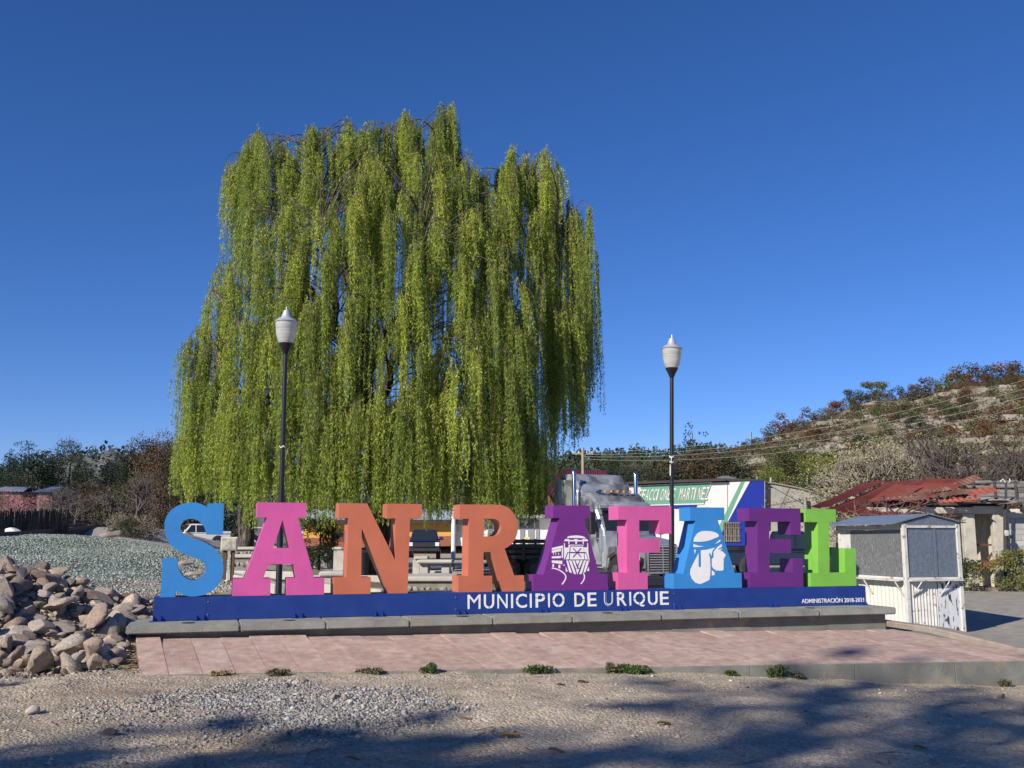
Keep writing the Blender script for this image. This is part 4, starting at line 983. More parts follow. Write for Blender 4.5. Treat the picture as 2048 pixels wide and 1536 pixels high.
flat('name_sign_field', [(1282, 972), (1421.5, 967), (1408, 1006), (1274, 1010)], green_p, st, MD - .066, MD - .0605)
# lettering of the shop sign
word = 'REFACCIONES MARTINEZ'; n_ = len(word)
red_l = mat('sign red', (.42, .09, .07), .6); wt_l = mat('sign letter white', (.78, .77, .74), .6)
x0s, x1s = 1266., 1415.
for i, ch in enumerate(word):
    if ch == ' ': continue
    a = x0s + (x1s - x0s) * i / n_; b = a + (x1s - x0s) / n_ * (.80 if ch != 'I' else .3)
    def spos(u, v, d, a=a):   # slanted plane coordinates: u in photo px along, v 0..1 up
        py_b = 1001.5 - (u - 1266) * .011; py_t = 980.5 - (u - 1266) * .037
        px_ = u + v * 5.0; py_ = py_b + (py_t - py_b) * v; xx_, zz_ = wall_at(px_, py_); return (xx_ - 11, -d, zz_)
    glyph(ch, a, b, 0, 1, st, red_l, d=.068, name='shop_letter', pos=spos, thick=.002, grow=.0)
    glyph(ch, a + .5, b + .4, .02, 1.04, st, wt_l, d=.074, name='shop_letter', pos=spos, thick=.002)
win = flat('window', [(1447, 1044), (1479, 1044), (1479, 1084), (1447, 1084)], mat('window recess', (.05, .045, .04), .8), st, MD - .02, MD - .0125)
gr = MB()
for px_ in np.linspace(1449, 1477, 9):
    (xa, za), (xb, zb) = wall_at(px_, 1044), wall_at(px_, 1084); gr.bar((xa - 11, -.1, za), (xb - 11, -.1, zb), .025)
for py_ in (1046, 1056, 1072, 1082):
    (xa, za), (xb, zb) = wall_at(1446, py_), wall_at(1480, py_); gr.bar((xa - 11, -.12, za), (xb - 11, -.12, zb), .03)
gb = gr.build('window_grille', mat('pale rusty bars', (.30, .27, .22), .8), win); gb.parent = win
for px_ in np.linspace(1450, 1476, 4):
    (xa, za), (xb, zb) = wall_at(px_, 1058), wall_at(px_ + 4, 1083); MB().box(xa - 11, xb - 11, -.03, -.022, zb, za).build('pane', mat('dusty pane', (.26, .24, .2), .5), win)
vx, vz = wall_at(1456, 958)
vt = MB(); vt.box(vx - 11.25, vx - 10.75, 1.2, 1.7, vz - .25, vz + .12)
vt.add([(vx - 11.7, .8, vz + .1), (vx - 10.1, .8, vz + .06), (vx - 10.1, 2.2, vz + .06), (vx - 11.7, 2.2, vz + .1), (vx - 11.1, 1.4, vz + .32), (vx - 10.7, 1.4, vz + .32)], [(0, 1, 5, 4), (1, 2, 5), (2, 3, 4, 5), (3, 0, 4), (0, 3, 2, 1)])
vt.build('roof_vent', mat('dull zinc', (.30, .31, .28), .6, .6), st)
for px_, py_, r in ((1521, 951, .05), (1549, 953, .10)):
    a, b = wall_at(px_, 975), wall_at(px_, py_); MB().tube([(a[0] - 11, 1.0, a[1]), (b[0] - 11, 1.0, b[1])], r, 8).build('chimney_pipe', mat('dull zinc', (.3,) * 3), st)
flat('base_band', [(1440, 1128), (1531, 1128), (1531, 1132), (1440, 1132)], mat('ledge', (.35, .32, .28)), st, MD - .3, MD - .013)
gw = thing('concrete_outbuilding', 'bare grey concrete building with a sloping top to the right of the blue shop wall', 'building', (17, MD + .6, 0))
q = [wall_at(px_, py_, MD + .6) for px_, py_ in [(1531, 1176), (1672, 1176), (1672, 1001), (1640, 990), (1600, 978), (1545, 967), (1531, 967)]]
MB().prism(q, lambda u, v, d: (u - 17, d, v), 0, 6).build('wall', grey_w, gw)
q = [wall_at(px_, py_, MD + .6) for px_, py_ in [(1531, 967), (1545, 967), (1600, 978), (1640, 990), (1672, 1001), (1672, 998), (1640, 987), (1600, 975), (1545, 964.5), (1531, 964)]]
MB().prism(q, lambda u, v, d: (u - 17, d, v), -.15, 6.1).build('coping', mat('coping', (.24, .21, .17), .9), gw)
for a, b in (((1534, 968), (1625, 1018)), ((1532, 1012), (1640, 992)), ((1580, 972), (1560, 1015))):
    (xa, za), (xb, zb) = wall_at(*a, MD + .55), wall_at(*b, MD + .55); MB().tube([(xa - 17, -.06, za), (xb - 17, -.06, zb)], .012, 5).build('cable', iron, gw)
pp = wall_at(1612, 1000, MD); MB().tube([(pp[0] - 17, -.4, pp[1] - .6), (pp[0] - 17, -.4, pp[1] + .2)], .12, 10).build('vent_pipe', mat('dull zinc', (.3,) * 3), gw)

# ------------------------------------------------------------------ the ruined house
RD = 37.0
rh = thing('ruined_house', 'abandoned house with a red sheet roof, broken laths and open concrete bays', 'house', (17, RD, -.3))
def rp(px_, py_, D_=RD): p = at(px_, py_, D_); return Vector((p.x - 17, D_ - RD, p.z + .3))
red_s = mat('faded red roof sheet', (.27, .068, .044), .65, var=.15, scale=1.2, rvar=.12, col2=(.19, .055, .04), thr=(.45, .75), spec=.3, bump=.2)
rust_s = mat('rusty roof sheet', (.15, .07, .052), .8, var=.25, scale=1.5, rvar=.25, col2=(.24, .15, .12), thr=(.5, .72))
lath_m = mat('weathered roof lath', (.20, .185, .165), .9, var=.25, rvar=.35, scale=4)
conc_l = mat('pale cast concrete', (.46, .43, .36), .9, var=.16, scale=2, bump=.4, col2=(.36, .33, .27), thr=(.52, .7))
def corr(name, a, b, c_, d, m, parent, n=8, amp=.03, sag=0.):
    """corrugated sheet between eave a-b and ridge d-c"""
    a, b, c_, d = map(Vector, (a, b, c_, d)); vs = []; fs = []; nr = 5
    nn = ((b - a).cross(d - a)).normalized()
    N_ = n * 4
    for j in range(nr + 1):
        for i in range(N_ + 1):
            u, v = i / N_, j / nr
            p = (a * (1 - u) + b * u) * (1 - v) + (d * (1 - u) + c_ * u) * v
            vs.append(p + nn * (amp * math.sin(2 * math.pi * i / 4) - sag * math.sin(math.pi * v)))
    W = N_ + 1
    for j in range(nr):
        for i in range(N_): fs.append((j * W + i, j * W + i + 1, (j + 1) * W + i + 1, (j + 1) * W + i))
    return MB().add(vs, fs).build(name, m, parent)
# red roof slope in overlapping sheets
eL, eR = rp(1622, 1012, 37), rp(1770, 1040, 36.2); rL, rR = rp(1722, 965, 42.5), rp(1962, 957, 41.5)
N_s = 9
for i in range(N_s):
    u0, u1 = i / N_s - .006, (i + 1) / N_s
    f = lambda A, B, u: A * (1 - u) + B * u
    e0, e1, r0, r1 = f(eL, eR, u0), f(eL, eR, u1), f(rL, rR, u0), f(rL, rR, u1)
    lift = Vector((0, 0, RNG.uniform(-.03, .05) + .02 * (i % 2)))
    corr('roof_sheet', e0 + lift, e1 + lift, r1 + lift, r0 + lift, red_s, rh, 5, .022, RNG.uniform(-.06, .1))
e2 = [((1735, 1003), (1795, 1000), (1850, 972), (1790, 968)), ((1768, 1012), (1860, 1000), (1925, 968), (1850, 966)), ((1790, 1020), (1830, 1021), (1900, 985), (1850, 985))]
for (a, b, c_, d) in e2[:2]: corr('roof_sheet', rp(*a, 36.9), rp(*b, 36.6), rp(*c_, 39), rp(*d, 39.3), red_s, rh, 5, .025)
loose = [((1852, 994), (1926, 978), 38, 36.6, red_s), ((1868, 990), (1935, 982), 37.5, 36.4, rust_s), ((1795, 992), (1862, 985), 37.4, 36.6, rust_s), ((1880, 1003), (1960, 996), 36.6, 36.1, red_s), ((1900, 992), (1992, 978), 37, 36.2, red_s), ((1905, 973), (1957, 953), 39.5, 38.5, rust_s), ((1840, 985), (1900, 976), 38, 37, rust_s), ((1770, 1000), (1850, 994), 37, 36.5, rust_s)]
for (a, b, d0, d1, m_) in loose:
    p, q = rp(*a, d0), rp(*b, d1); wv = Vector((.25, -1.0, -.42)) * RNG.uniform(.22, .5)
    corr('loose_sheet', p + wv * .5, q + wv * .5, q - wv * .5, p - wv * .5, m_, rh, 7, .028, RNG.uniform(-.06, .06))
# right slope: bare battens
for i in range(9):
    v = i / 8; p, q = rp(1932 - 16 * (1 - v) + RNG.uniform(-8, 8), 1000 - 37 * v, 36.6 + 4.4 * v), rp(2140, 1003 - 38 * v, 36.6 + 4.4 * v)
    nseg = 4
    for k in range(nseg):
        a, b = p.lerp(q, k / nseg), p.lerp(q, (k + 1) / nseg)
        if RNG.random() < .12: continue
        a.z += RNG.uniform(-.06, .04); b.z += RNG.uniform(-.06, .04); MB().bar(a, b, .30 * RNG.uniform(.6, 1.1), .04, (0, -.4, 1)).build('roof_board', lath_m, rh)
for i in range(5):
    x_ = 1950 + i * 42; MB().bar(rp(x_, 1002, 36.6), rp(x_ - 4, 964, 41), .09, .12).build('rafter', dark_tw, rh)
for k in range(11):
    x_ = RNG.uniform(1890, 2000); y_ = RNG.uniform(998, 1010); p = rp(x_, y_, RNG.uniform(36.3, 36.9)); q = p + Vector((RNG.uniform(.3, .9), RNG.uniform(-.2, .2), RNG.uniform(-.08, .08)))
    MB().bar(p, q, RNG.uniform(.1, .22), .03).build('broken_board', [lath_m, conc_l, rust_s][k % 3], rh)
# concrete frame: ring beam and posts
def cbox(name, x0, x1, y0, y1, D_, dep, m_, z_off=0): # picture rectangle at depth D_
    a, b = rp(x0, y1, D_), rp(x1, y0, D_); return MB().box(a.x, b.x, D_ - RD, D_ - RD + dep, a.z, b.z).build(name, m_, rh, bevel=.012)
cbox('ring_beam', 1738, 1948, 1014.5, 1027, RD, .28, conc_l); cbox('ring_beam', 1948.3, 2012, 1012, 1027.5, RD - .02, .3, conc_l)
for x0, x1, y0 in ((1738, 1746, 1027.2), (1857, 1868, 1027.2), (1936, 1949, 1027.7), (1996, 2010, 1027.7)): cbox('post', x0, x1, y0, 1176, RD, .26, conc_l)
cbox('eave_plank', 1738, 1940, 1004, 1011, RD + .1, .2, dark_tw)
# inside: back wall, part painted, floor shade
inn = mat('flaking cream plaster', (.62, .58, .48), .9, var=.2, scale=2, col2=(.45, .20, .13), thr=(.62, .7))
cbox('back_wall', 1740, 2040, 1018, 1172, RD + 3.6, .2, inn)
cbox('dado', 1740, 2040, 1120, 1135, RD + 3.57, .02, mat('yellow dado paint', (.55, .38, .08), .9, var=.2))
a, b = rp(1936, 1027, RD), rp(2010, 1176, RD)
MB().box(rp(2002, 1100).x, rp(2002, 1100).x + .2, .4, 3.5, rp(2000, 1176).z, rp(2000, 1020).z).build('side_wall', inn, rh)
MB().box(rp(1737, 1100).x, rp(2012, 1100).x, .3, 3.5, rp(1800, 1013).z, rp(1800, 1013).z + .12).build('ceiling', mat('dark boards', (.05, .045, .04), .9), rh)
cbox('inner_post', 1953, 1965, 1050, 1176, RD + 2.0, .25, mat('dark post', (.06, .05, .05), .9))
for (a, b) in (((1940, 1089), (1998, 1090)), ((1940, 1122), (1998, 1124)), ((1975, 1118), (1996, 1093)), ((1905, 1089), (1937, 1089)), ((1905, 1122), (1937, 1122)), ((1993, 1031), (2000, 1133))):
    MB().bar(rp(*a, RD + .3), rp(*b, RD + .3), .07, .07).build('steel_rail', rusty, rh)
# block wall at the right
bw = thing('block_wall', 'grey concrete block wall with offset courses at the right edge of the photo', 'wall', (19, RD, -.3))
blk = [mat('concrete block %d' % i, c_, .92, var=.12, scale=4, rvar=.14, bump=.4, bscale=40) for i, c_ in enumerate([(.36, .355, .34), (.40, .395, .38), (.33, .325, .31)])]
z0 = rp(2020, 1160, RD + .3).z; x0 = rp(2013, 1100, RD + .3).x + 17 - 19
nbk = 0
for r in range(11):
    for c_ in range(12):
        xa = x0 + c_ * .41 - (.2 if r % 2 else 0); xb = xa + .395; xa = max(xa, x0)
        if xb - xa < .05: continue
        MB().box(xa, xb, .3, .45, z0 + r * .205, z0 + r * .205 + .193).build('block', blk[int(RNG.integers(3))], bw, bevel=.006); nbk += 1
MB().box(x0 + .01, x0 + 4.7, .315, .44, z0 - .4, z0 + 11 * .205).build('mortar', mat('mortar', (.30, .29, .27), .95), bw)
MB().box(x0, x0 + 4.75, .28, .47, z0 + 11 * .205 + .002, z0 + 11 * .205 + .22).build('coping_beam', conc_l, bw, bevel=.01)
# service mast with meter and cable loop
sm = thing('service_mast', 'thin black electric service mast with a meter and a cable loop beside the block wall', 'electric mast', (19, RD - .3, -.3))
mp = lambda px_, py_: Vector((at(px_, py_, RD - .3).x - 19, 0, at(px_, py_, RD - .3).z + .3))
MB().tube([mp(2013, 1165), mp(2011, 1060), mp(2012, 965)], [.05, .05, .04], 8).build('pipe', iron, sm, True)
MB().tube([mp(2009, 1165), mp(2008, 1015)], .03, 6).build('conduit', iron, sm)
MB().tube([mp(2012, 966), mp(2006, 958), mp(2000, 963)], .02, 6).build('hook', tape, sm)
MB().tube([mp(2012, 972), mp(2020, 962), mp(2019, 957)], .018, 6).build('hook', tape, sm)
a = mp(2013, 1066); MB().lathe([(.09, -.1), (.11, 0), (.09, .1)], a, 10).build('meter', mat('meter glass', (.4, .4, .4), .3), sm, True)
lp = [mp(2013 + 6 - 7 * math.cos(t) + 2 * math.sin(2 * t), 1080 + 9 * math.sin(t)) + Vector((0, -.05, 0)) for t in np.linspace(0, 6.28, 16)]
MB().tube(lp, .018, 5).build('cable_loop', iron, sm); MB().tube([mp(2013, 1070), mp(2018, 1075), mp(2024, 1074)], [.05, .09, .04], 6).build('meter_can', iron, sm)
fs = MB(); p = rp(1955, 1150, RD - .8) + Vector((17, RD, -.3))
o = corr('fallen_sheet', (0, 0, .12), (1.05, -.15, .42), (1.0, .25, .62), (.05, .4, .3), red_s, None, 5, .02, -.08); o.location = p
tag(o, 'red corrugated sheet fallen on rubble at the foot of the open concrete bay', 'roof sheet')
x_, y_ = 17.7, 36.3
rb = MB()
for k in range(26):
    px2, py2 = x_ + RNG.uniform(-1.6, 1.4), y_ + RNG.uniform(-.6, .3); s_2 = RNG.uniform(.06, .18); zz = gz1(px2, py2)
    rb.hexa([Vector((px2, py2, zz)) + Vector(q) * s_2 * RNG.uniform(.7, 1.2) for q in ((-1, -1, -.4), (1, -1, -.4), (1, 1, -.4), (-1, 1, -.4), (-1, -1, .7), (1, -1, .6), (1, 1, .8), (-1, 1, .6))])
o = rb.build('rubble', mat('broken masonry', (.24, .20, .165), .95, var=.3)); tag(o, kind='stuff')

# bushes at the ruin
sh_me = [round_crown(70 + q, 2600, .055, mat('yellowish shrub leaves', (.20, .19, .05), .7, var=.35, scale=3, trans=.2, col2=(.10, .12, .04), thr=(.45, .6)), 18, 1.4, .1) for q in range(2)]
for px_, py_, D_, h, q, lab in ((1928, 1172, 35.6, 1.3, 0, 'yellow green shrub between the kiosk and the concrete post'), (2032, 1172, 35.3, 1.55, 1, 'yellow green shrub in front of the block wall'), (2085, 1180, 34.5, 1.4, 0, 'yellow green shrub at the far right edge')):
    p = at(px_, py_, D_); tree('roadside_shrub', lab, 'shrub', p.x, p.y, h, sh_me[q], None, 'shrubs in front of the ruined house', bare=bare_meshes(300 + q, grey_tw, depth=3)[0], wide=1.1)
rs_b, rs_t = bare_meshes(41, red_tw, depth=5, spread=.75, n0=5, upness=.12, trunk=.12, kids=3, r0=.014)
p = at(1800, 1140, 34); tree('bare_shrub', 'reddish bare vine shrub tangled along the front of the broken roof', 'shrub', p.x, p.y, 3.5, None, None, None, 1.25, rs_b)

# ------------------------------------------------------------------ metal kiosk
ko = Vector((8.33, 21.5)); g_ = Vector((.966, .26)); l_ = Vector((-.26, .966)); KW, KL = 1.33, 2.35; kz = -.24
kt = thing('market_kiosk', 'small white and grey sheet metal kiosk with a low gable roof beside the plinth', 'kiosk', (ko.x, ko.y, kz), math.atan2(g_.y, g_.x))
KT = 2.12; SHF = .98     # eave height, counter height (local: x along gable, y along side)
wp_ = mat('chipped white paint', (.57, .56, .52), .6, var=.14, scale=5, col2=(.25, .19, .13), thr=(.60, .68), bump=.2)
wp2 = mat('heavily chipped white paint', (.60, .61, .63), .6, var=.08, scale=5, col2=(.05, .05, .06), thr=(.56, .60), stretch=(1.6, 1, .5))
cream_s = mat('warm white sheet', (.64, .62, .55), .6, var=.08, scale=3, col2=(.40, .31, .18), thr=(.68, .80))
gp = mat('scratched grey panel', (.135, .165, .205), .42, var=.25, scale=30, spec=.6, col2=(.30, .33, .37), thr=(.56, .74), metal=.2, stretch=(1.2, 1.2, .5))
gp2 = mat('speckled dark panel', (.15, .155, .16), .5, var=.28, scale=26, spec=.5, col2=(.36, .36, .35), thr=(.55, .72), metal=.15, stretch=(1.2, 1.2, .45))
zinc = mat('weathered zinc roof', (.27, .31, .36), .45, .5, var=.15, scale=3, col2=(.42, .45, .48), thr=(.6, .7))
for nm, x, y, zlow in (('post', 0, 0, -.06), ('post', KW, 0, -.62), ('post', 0, KL, -.05), ('post', KW, KL, -.5)):
    MB().box(x - .045, x + .045, y - .045, y + .045, zlow, KT).build(nm, wp_, kt, bevel=.006)
for z in (SHF, KT - .05):
    for a, b in (((0, -.02), (KW, -.02)), ((-.02, 0), (-.02, KL)), ((KW, .0), (KW, KL)), ((0, KL), (KW, KL))):
        MB().bar((a[0], a[1], z), (b[0], b[1], z), .05, .05).build('rail', wp_, kt)
# gable-end panels
MB().box(.05, .70, -.01, .012, SHF + .03, KT - .08).build('panel', gp, kt); MB().box(.71, .77, -.03, .0, SHF + .03, KT - .08).build('panel_post', gp, kt); MB().box(.775, KW - .05, -.012, .01, SHF + .03, KT - .08).build('panel', gp, kt)
MB().prism([(0, KT - .02), (KW, KT - .02), (KW, KT + .02), (.62, KT + .19), (0, KT + .02)], lambda u, v, d: (u, d, v), -.012, .012).build('gable_panel', gp, kt)
# long side panels
MB().box(-.012, .012, .05, KL - .42, SHF + .03, KT - .12).build('panel', gp2, kt); MB().box(-.014, .012, KL - .41, KL - .05, SHF + .03, KT - .1).build('panel', wp_, kt)
MB().box(-.016, .012, .05, KL - .05, KT - .115, KT - .08).build('panel_strip', wp_, kt)
# lower sheets
corr('lower_sheet', (-.0, KL - .05, -.1), (-.0, .05, -.12), (-.0, .05, SHF - .03), (-.0, KL - .05, SHF - .03), cream_s, kt, 16, .008)
corr('lower_sheet', (.05, -.0, -.15), (.74, -.0, -.30), (.74, -.0, SHF - .03), (.05, -.0, SHF - .03), wp_, kt, 9, .010)
MB().hexa([(.76, -.012, -.32), (KW - .02, -.012, -.62), (KW - .02, .01, -.62), (.76, .01, -.32), (.76, -.012, SHF - .03), (KW - .02, -.012, SHF - .03), (KW - .02, .01, SHF - .03), (.76, .01, SHF - .03)]).build('door_sheet', wp2, kt)
MB().box(KW - .012, KW + .012, .05, KL - .05, -.55, KT - .1).build('panel', wp_, kt)
# folded counters and their struts
MB().hexa([(-.20, .03, SHF - .055), (-.02, .03, SHF - .03), (-.02, KL - .05, SHF - .03), (-.20, KL - .05, SHF - .055), (-.20, .03, SHF - .035), (-.02, .03, SHF - .01), (-.02, KL - .05, SHF - .01), (-.20, KL - .05, SHF - .035)]).build('counter', wp_, kt)
MB().box(.02, KW - .02, -.16, -.03, SHF - .05, SHF - .028).build('counter', wp_, kt)
for y in (.14, 1.25, 2.1): MB().bar((-.19, y, SHF - .07), (-.02, y - .05, SHF - .36), .05, .02).build('strut', wp_, kt)
for x in (.12, .80): MB().bar((x + .14, -.15, SHF - .06), (x, -.02, SHF - .36), .045, .02).build('strut', wp_, kt)
# roof: two low slopes with overhang
rdg = Vector((.62, 0, KT + .20))
for (xe, ze) in ((-.30, KT - .0), (KW + .20, KT + .03)):
    a, b, c_, d = Vector((xe, -.06, ze)), Vector((xe, KL + .25, ze - .02)), Vector((.62, KL + .25, KT + .20)), Vector((.62, -.06, KT + .21))
    u = Vector((0, 0, .018)); MB().hexa([a, b, c_, d, a + u, b + u, c_ + u, d + u]).build('roof_sheet', zinc, kt)

# ------------------------------------------------------------------ vehicles
tyre = mat('tyre rubber', (.014, .014, .015), .85, var=.2); rim_m = mat('wheel rim', (.42, .43, .45), .35, .9); chrome = mat('chrome', (.72, .73, .75), .12, 1.)
head_m = mat('headlamp lens', (.75, .77, .78), .15, spec=.8); tail_m = mat('tail lamp', (.4, .02, .02), .25); amber = mat('amber lamp', (.6, .22, .03), .3)
def wheel(parent, x, y, z, r, w_, rim=rim_m):
    prof_ = [(r * .55, -w_ / 2), (r * .9, -w_ / 2), (r, -w_ * .38), (r, w_ * .38), (r * .9, w_ / 2), (r * .55, w_ / 2)]
    o = MB().lathe(prof_, (0, 0, 0), 22).build('wheel', tyre, parent, True); o.location = (x, y, z); o.rotation_euler = (math.pi / 2, 0, 0)
    q = MB().lathe([(r * .2, -w_ * .53), (r * .5, -w_ * .50), (r * .56, -w_ * .42), (r * .56, w_ * .42), (r * .5, w_ * .50), (r * .2, w_ * .53)], (0, 0, 0), 16).build('rim', rim, o, True)
    return o
def tpr(mb, x0, x1, y0, y1, z0, z1, tx0=0, tx1=0, ty=0):
    return mb.hexa([(x0, y0, z0), (x1, y0, z0), (x1, y1, z0), (x0, y1, z0), (x0 + tx0, y0 + ty, z1), (x1 - tx1, y0 + ty, z1), (x1 - tx1, y1 - ty, z1), (x0 + tx0, y1 - ty, z1)])
def pickup(lab, x, y, z, heading, col, scale=1., bed=True):
    """pickup, nose towards +x in its own frame"""
    pt = mat('car paint %s' % lab, col, .25, var=.03, coat=.8, spec=.6)
    t = thing('pickup_truck', lab, 'pickup truck', (x, y, z), heading, 'parked pickup trucks'); t.scale = (scale,) * 3
    b = MB(); tpr(b, -2.6, 2.35, -.95, .95, .48, 1.02, .0, .04, .04); b.build('body', pt, t, True, bevel=.07, seg=3)
    tpr(MB(), 1.0, 2.33, -.90, .90, 1.021, 1.16, 0, .10, .08).build('bonnet', pt, t, True, bevel=.05, seg=3)
    tpr(MB(), -.95, 1.05, -.88, .88, 1.021, 1.76, .16, .62, .17).build('cab', pt, t, True, bevel=.06, seg=3)
    # glass set proud of the cab faces
    for s in (-1, 1):
        for xa, xb, xc_, xd in ((-.72, .02, .02, -.66), (.10, .78, .40, .10)):
            yb, yt = s * (.88 - .17 * .13 + .004), s * (.88 - .17 * .86 + .004)
            MB().add([(xa, yb, 1.12), (xb, yb, 1.12), (xc_, yt, 1.66), (xd, yt, 1.66)], [(0, 1, 2, 3) if s < 0 else (3, 2, 1, 0)]).build('side_window', glass_d, t)
    MB().add([(1.0, -.76, 1.09), (1.0, .76, 1.09), (.50, .66, 1.69), (.50, -.66, 1.69)], [(0, 1, 2, 3)]).build('windscreen', glass_d, t)
    MB().add([(-.945, -.74, 1.12), (-.83, -.64, 1.67), (-.83, .64, 1.67), (-.945, .74, 1.12)], [(0, 1, 2, 3)]).build('rear_window', glass_d, t)
    if bed:
        for a in ((-2.58, -.97, -.92, -.84), (-2.58, -.97, .84, .92), (-2.58, -2.5, -.84, .84)): MB().box(a[0], a[1], a[2], a[3], 1.021, 1.2).build('bed_side', pt, t, bevel=.02)
    MB().box(2.345, 2.40, -.62, .62, .72, 1.0).build('grille', mat('grille black', (.03, .03, .035), .4), t)
    for zb in (.78, .87, .95): MB().box(2.40, 2.415, -.6, .6, zb - .012, zb + .012).build('grille_bar', chrome if 'dark' not in lab else mat('grille bar dark', (.06, .06, .07), .3), t)
    for s in (-1, 1):
        MB().box(2.30, 2.375, s * .78 - .13, s * .78 + .13, .76, .99).build('headlight', head_m, t, bevel=.02)
        MB().box(-2.63, -2.59, s * .85 - .07, s * .85 + .07, .75, 1.1).build('tail_light', tail_m, t)
        MB().box(.82, .95, s * 1.02 - .12, s * 1.02 + .12, 1.12, 1.32).build('wing_mirror', pt, t, bevel=.03)
    MB().box(2.33, 2.48, -.94, .94, .46, .66).build('bumper', chrome if 'white' in lab else mat('dark bumper', (.03, .03, .04), .5), t, bevel=.03); MB().box(-2.75, -2.6, -.9, .9, .48, .64).build('bumper', chrome, t, bevel=.03)
    for wx in (1.55, -1.6):
        for s in (-1, 1):
            MB().lathe([(.47, -.03), (.47, .03)], (0, 0, 0), 20).build('wheel_arch', iron, t, loc=(wx, s * .93, .42), rot=(math.pi / 2, 0, 0)); wheel(t, wx, s * .84, .38, .385, .26)
    return t
p = at(380, 1094, 78); zc = gz1(p.x, 78)
pickup('white pickup truck parked behind the blue S', p.x + .3, 78, p.z, R(180 + 28), (.72, .72, .71), 1.0)
p = at(849, 1117, 66); pickup('dark blue pickup truck facing the camera behind the N', p.x, 66, p.z, R(-90 + 4), (.012, .022, .06), 1.06)
p = at(1585, 1158, 39); pickup('black pickup truck parked behind the purple E', p.x, 39, gz1(p.x, 39), R(-8), (.010, .011, .013), 1.0)

# the big truck
tp = mat('glossy truck body', (.33, .345, .37), .26, var=.35, scale=.9, coat=.5, bump=1., bscale=2.6, metal=.25, col2=(.11, .115, .13), thr=(.46, .62))  # silvery highlights of the dark body put into the colour as grey patches
tkp = at(1325, 1115, 31)
tk = thing('semi_truck', 'big glossy dark semi truck with sleeper cab parked behind the purple A and pink F', 'truck', (tkp.x, 31.0, at(1203, 948, 34.7).z - 3.72), math.atan2(-.907, .42)); tk.scale = (.94,) * 3
hood_m = mat('polished hood', (.60, .61, .63), .20, .7, var=.1, bump=.15, bscale=2)
def rail(profile, y0, y1, name, m_, bevel=.1):   # side profile (x,z) extruded across
    return MB().prism(profile, lambda u, v, d: (u, d, v), y0, y1).build(name, m_, tk, True, bevel=bevel, seg=3)
rail([(-.02, .55), (-.02, 1.35), (-.25, 1.56), (-1.95, 1.78), (-2.0, .62)], -.62, .62, 'hood', hood_m, .12)
for s in (-1, 1):
    rail([(-.15, .62), (-.12, 1.05), (-.45, 1.32), (-1.55, 1.36), (-1.95, 1.15), (-1.95, .62), (-1.6, .62), (-1.5, .95), (-1.1, 1.12), (-.65, .98), (-.52, .62)], s * .98 - .2, s * .98 + .2, 'fender', tp, .05)
rail([(-1.95, .62), (-1.95, 1.78), (-2.45, 2.62), (-2.6, 3.0), (-2.95, 3.2), (-3.6, 3.22), (-3.6, .62)], -1.10, 1.10, 'cab', tp, .12)
rail([(-3.62, .62), (-3.62, 3.3), (-3.8, 3.72), (-4.2, 3.93), (-5.2, 3.95), (-5.5, 3.8), (-5.5, .62)], -1.18, 1.18, 'sleeper', tp, .22)
rail([(-2.42, 2.72), (-2.2, 2.62), (-2.25, 2.78), (-2.5, 2.9)], -1.06, 1.06, 'sun_visor', tp, .03)
MB().add([(-2.035, -.93, 1.86), (-2.035, .93, 1.86), (-2.42, .88, 2.55), (-2.42, -.88, 2.55)], [(0, 1, 2, 3)]).build('windscreen', glass_d, tk, loc=(.03, 0, .015))
for s in (-1, 1):
    MB().add([(-2.25, s * 1.115, 1.85), (-3.2, s * 1.115, 1.85), (-3.2, s * 1.115, 2.55), (-2.55, s * 1.115, 2.55)], [(0, 1, 2, 3) if s > 0 else (3, 2, 1, 0)]).build('side_window', glass_d, tk)
    MB().box(-2.25, -2.1, s * 1.38 - .12, s * 1.38 + .12, 1.75, 2.5).build('wing_mirror', mat('mirror housing', (.015, .015, .017), .4), tk, bevel=.04)
    MB().tube([(-2.2, s * 1.1, 2.6), (-2.18, s * 1.38, 2.62), (-2.18, s * 1.38, 1.65), (-2.2, s * 1.1, 1.6)], .025, 6).build('mirror_bracket', chrome, tk)
    MB().tube([(-3.62, s * 1.28, .8), (-3.62, s * 1.28, 3.9), (-3.7, s * 1.28, 4.0)], .075, 10).build('exhaust_stack', chrome, tk, True)
    MB().box(-.3, -.05, s * .95 - .16, s * .95 + .16, .88, 1.12).build('headlight', head_m, tk, bevel=.04)
    MB().lathe([(.30, -.9), (.32, -.88), (.32, .88), (.30, .9)], (0, 0, 0), 18).build('fuel_tank', chrome, tk, True, loc=(-3.3, s * .95, .62), rot=(0, math.pi / 2, 0))
    wheel(tk, -1.05, s * 1.0, .5, .52, .30); wheel(tk, -7.2, s * .95, .5, .52, .55); wheel(tk, -8.5, s * .95, .5, .52, .55)
for s in (-1, 1): MB().box(-9.3, -.2, s * .42 - .06, s * .42 + .06, .55, .80).build('frame_rail', iron, tk)
MB().box(-.06, .0, -.50, .50, .56, 1.32).build('grille_back', mat('grille black', (.03,) * 3), tk)
rail([(.004, .5), (.004, 1.38), (-.1, 1.45), (-.1, .5)], -.60, -.51, 'grille_surround', chrome, .02); rail([(.004, .5), (.004, 1.38), (-.1, 1.45), (-.1, .5)], .51, .60, 'grille_surround', chrome, .02); MB().box(-.08, .012, -.59, .59, 1.325, 1.40).build('grille_surround', chrome, tk, bevel=.015); MB().box(-.08, .02, -.62, .62, .47, .56).build('grille_surround', chrome, tk, bevel=.02)
for k in range(9): MB().box(.0, .022, -.505, .505, .60 + k * .08, .632 + k * .08).build('grille_bar', chrome, tk)
MB().box(.0, .03, -.02, .02, .56, 1.325).build('grille_spine', chrome, tk)
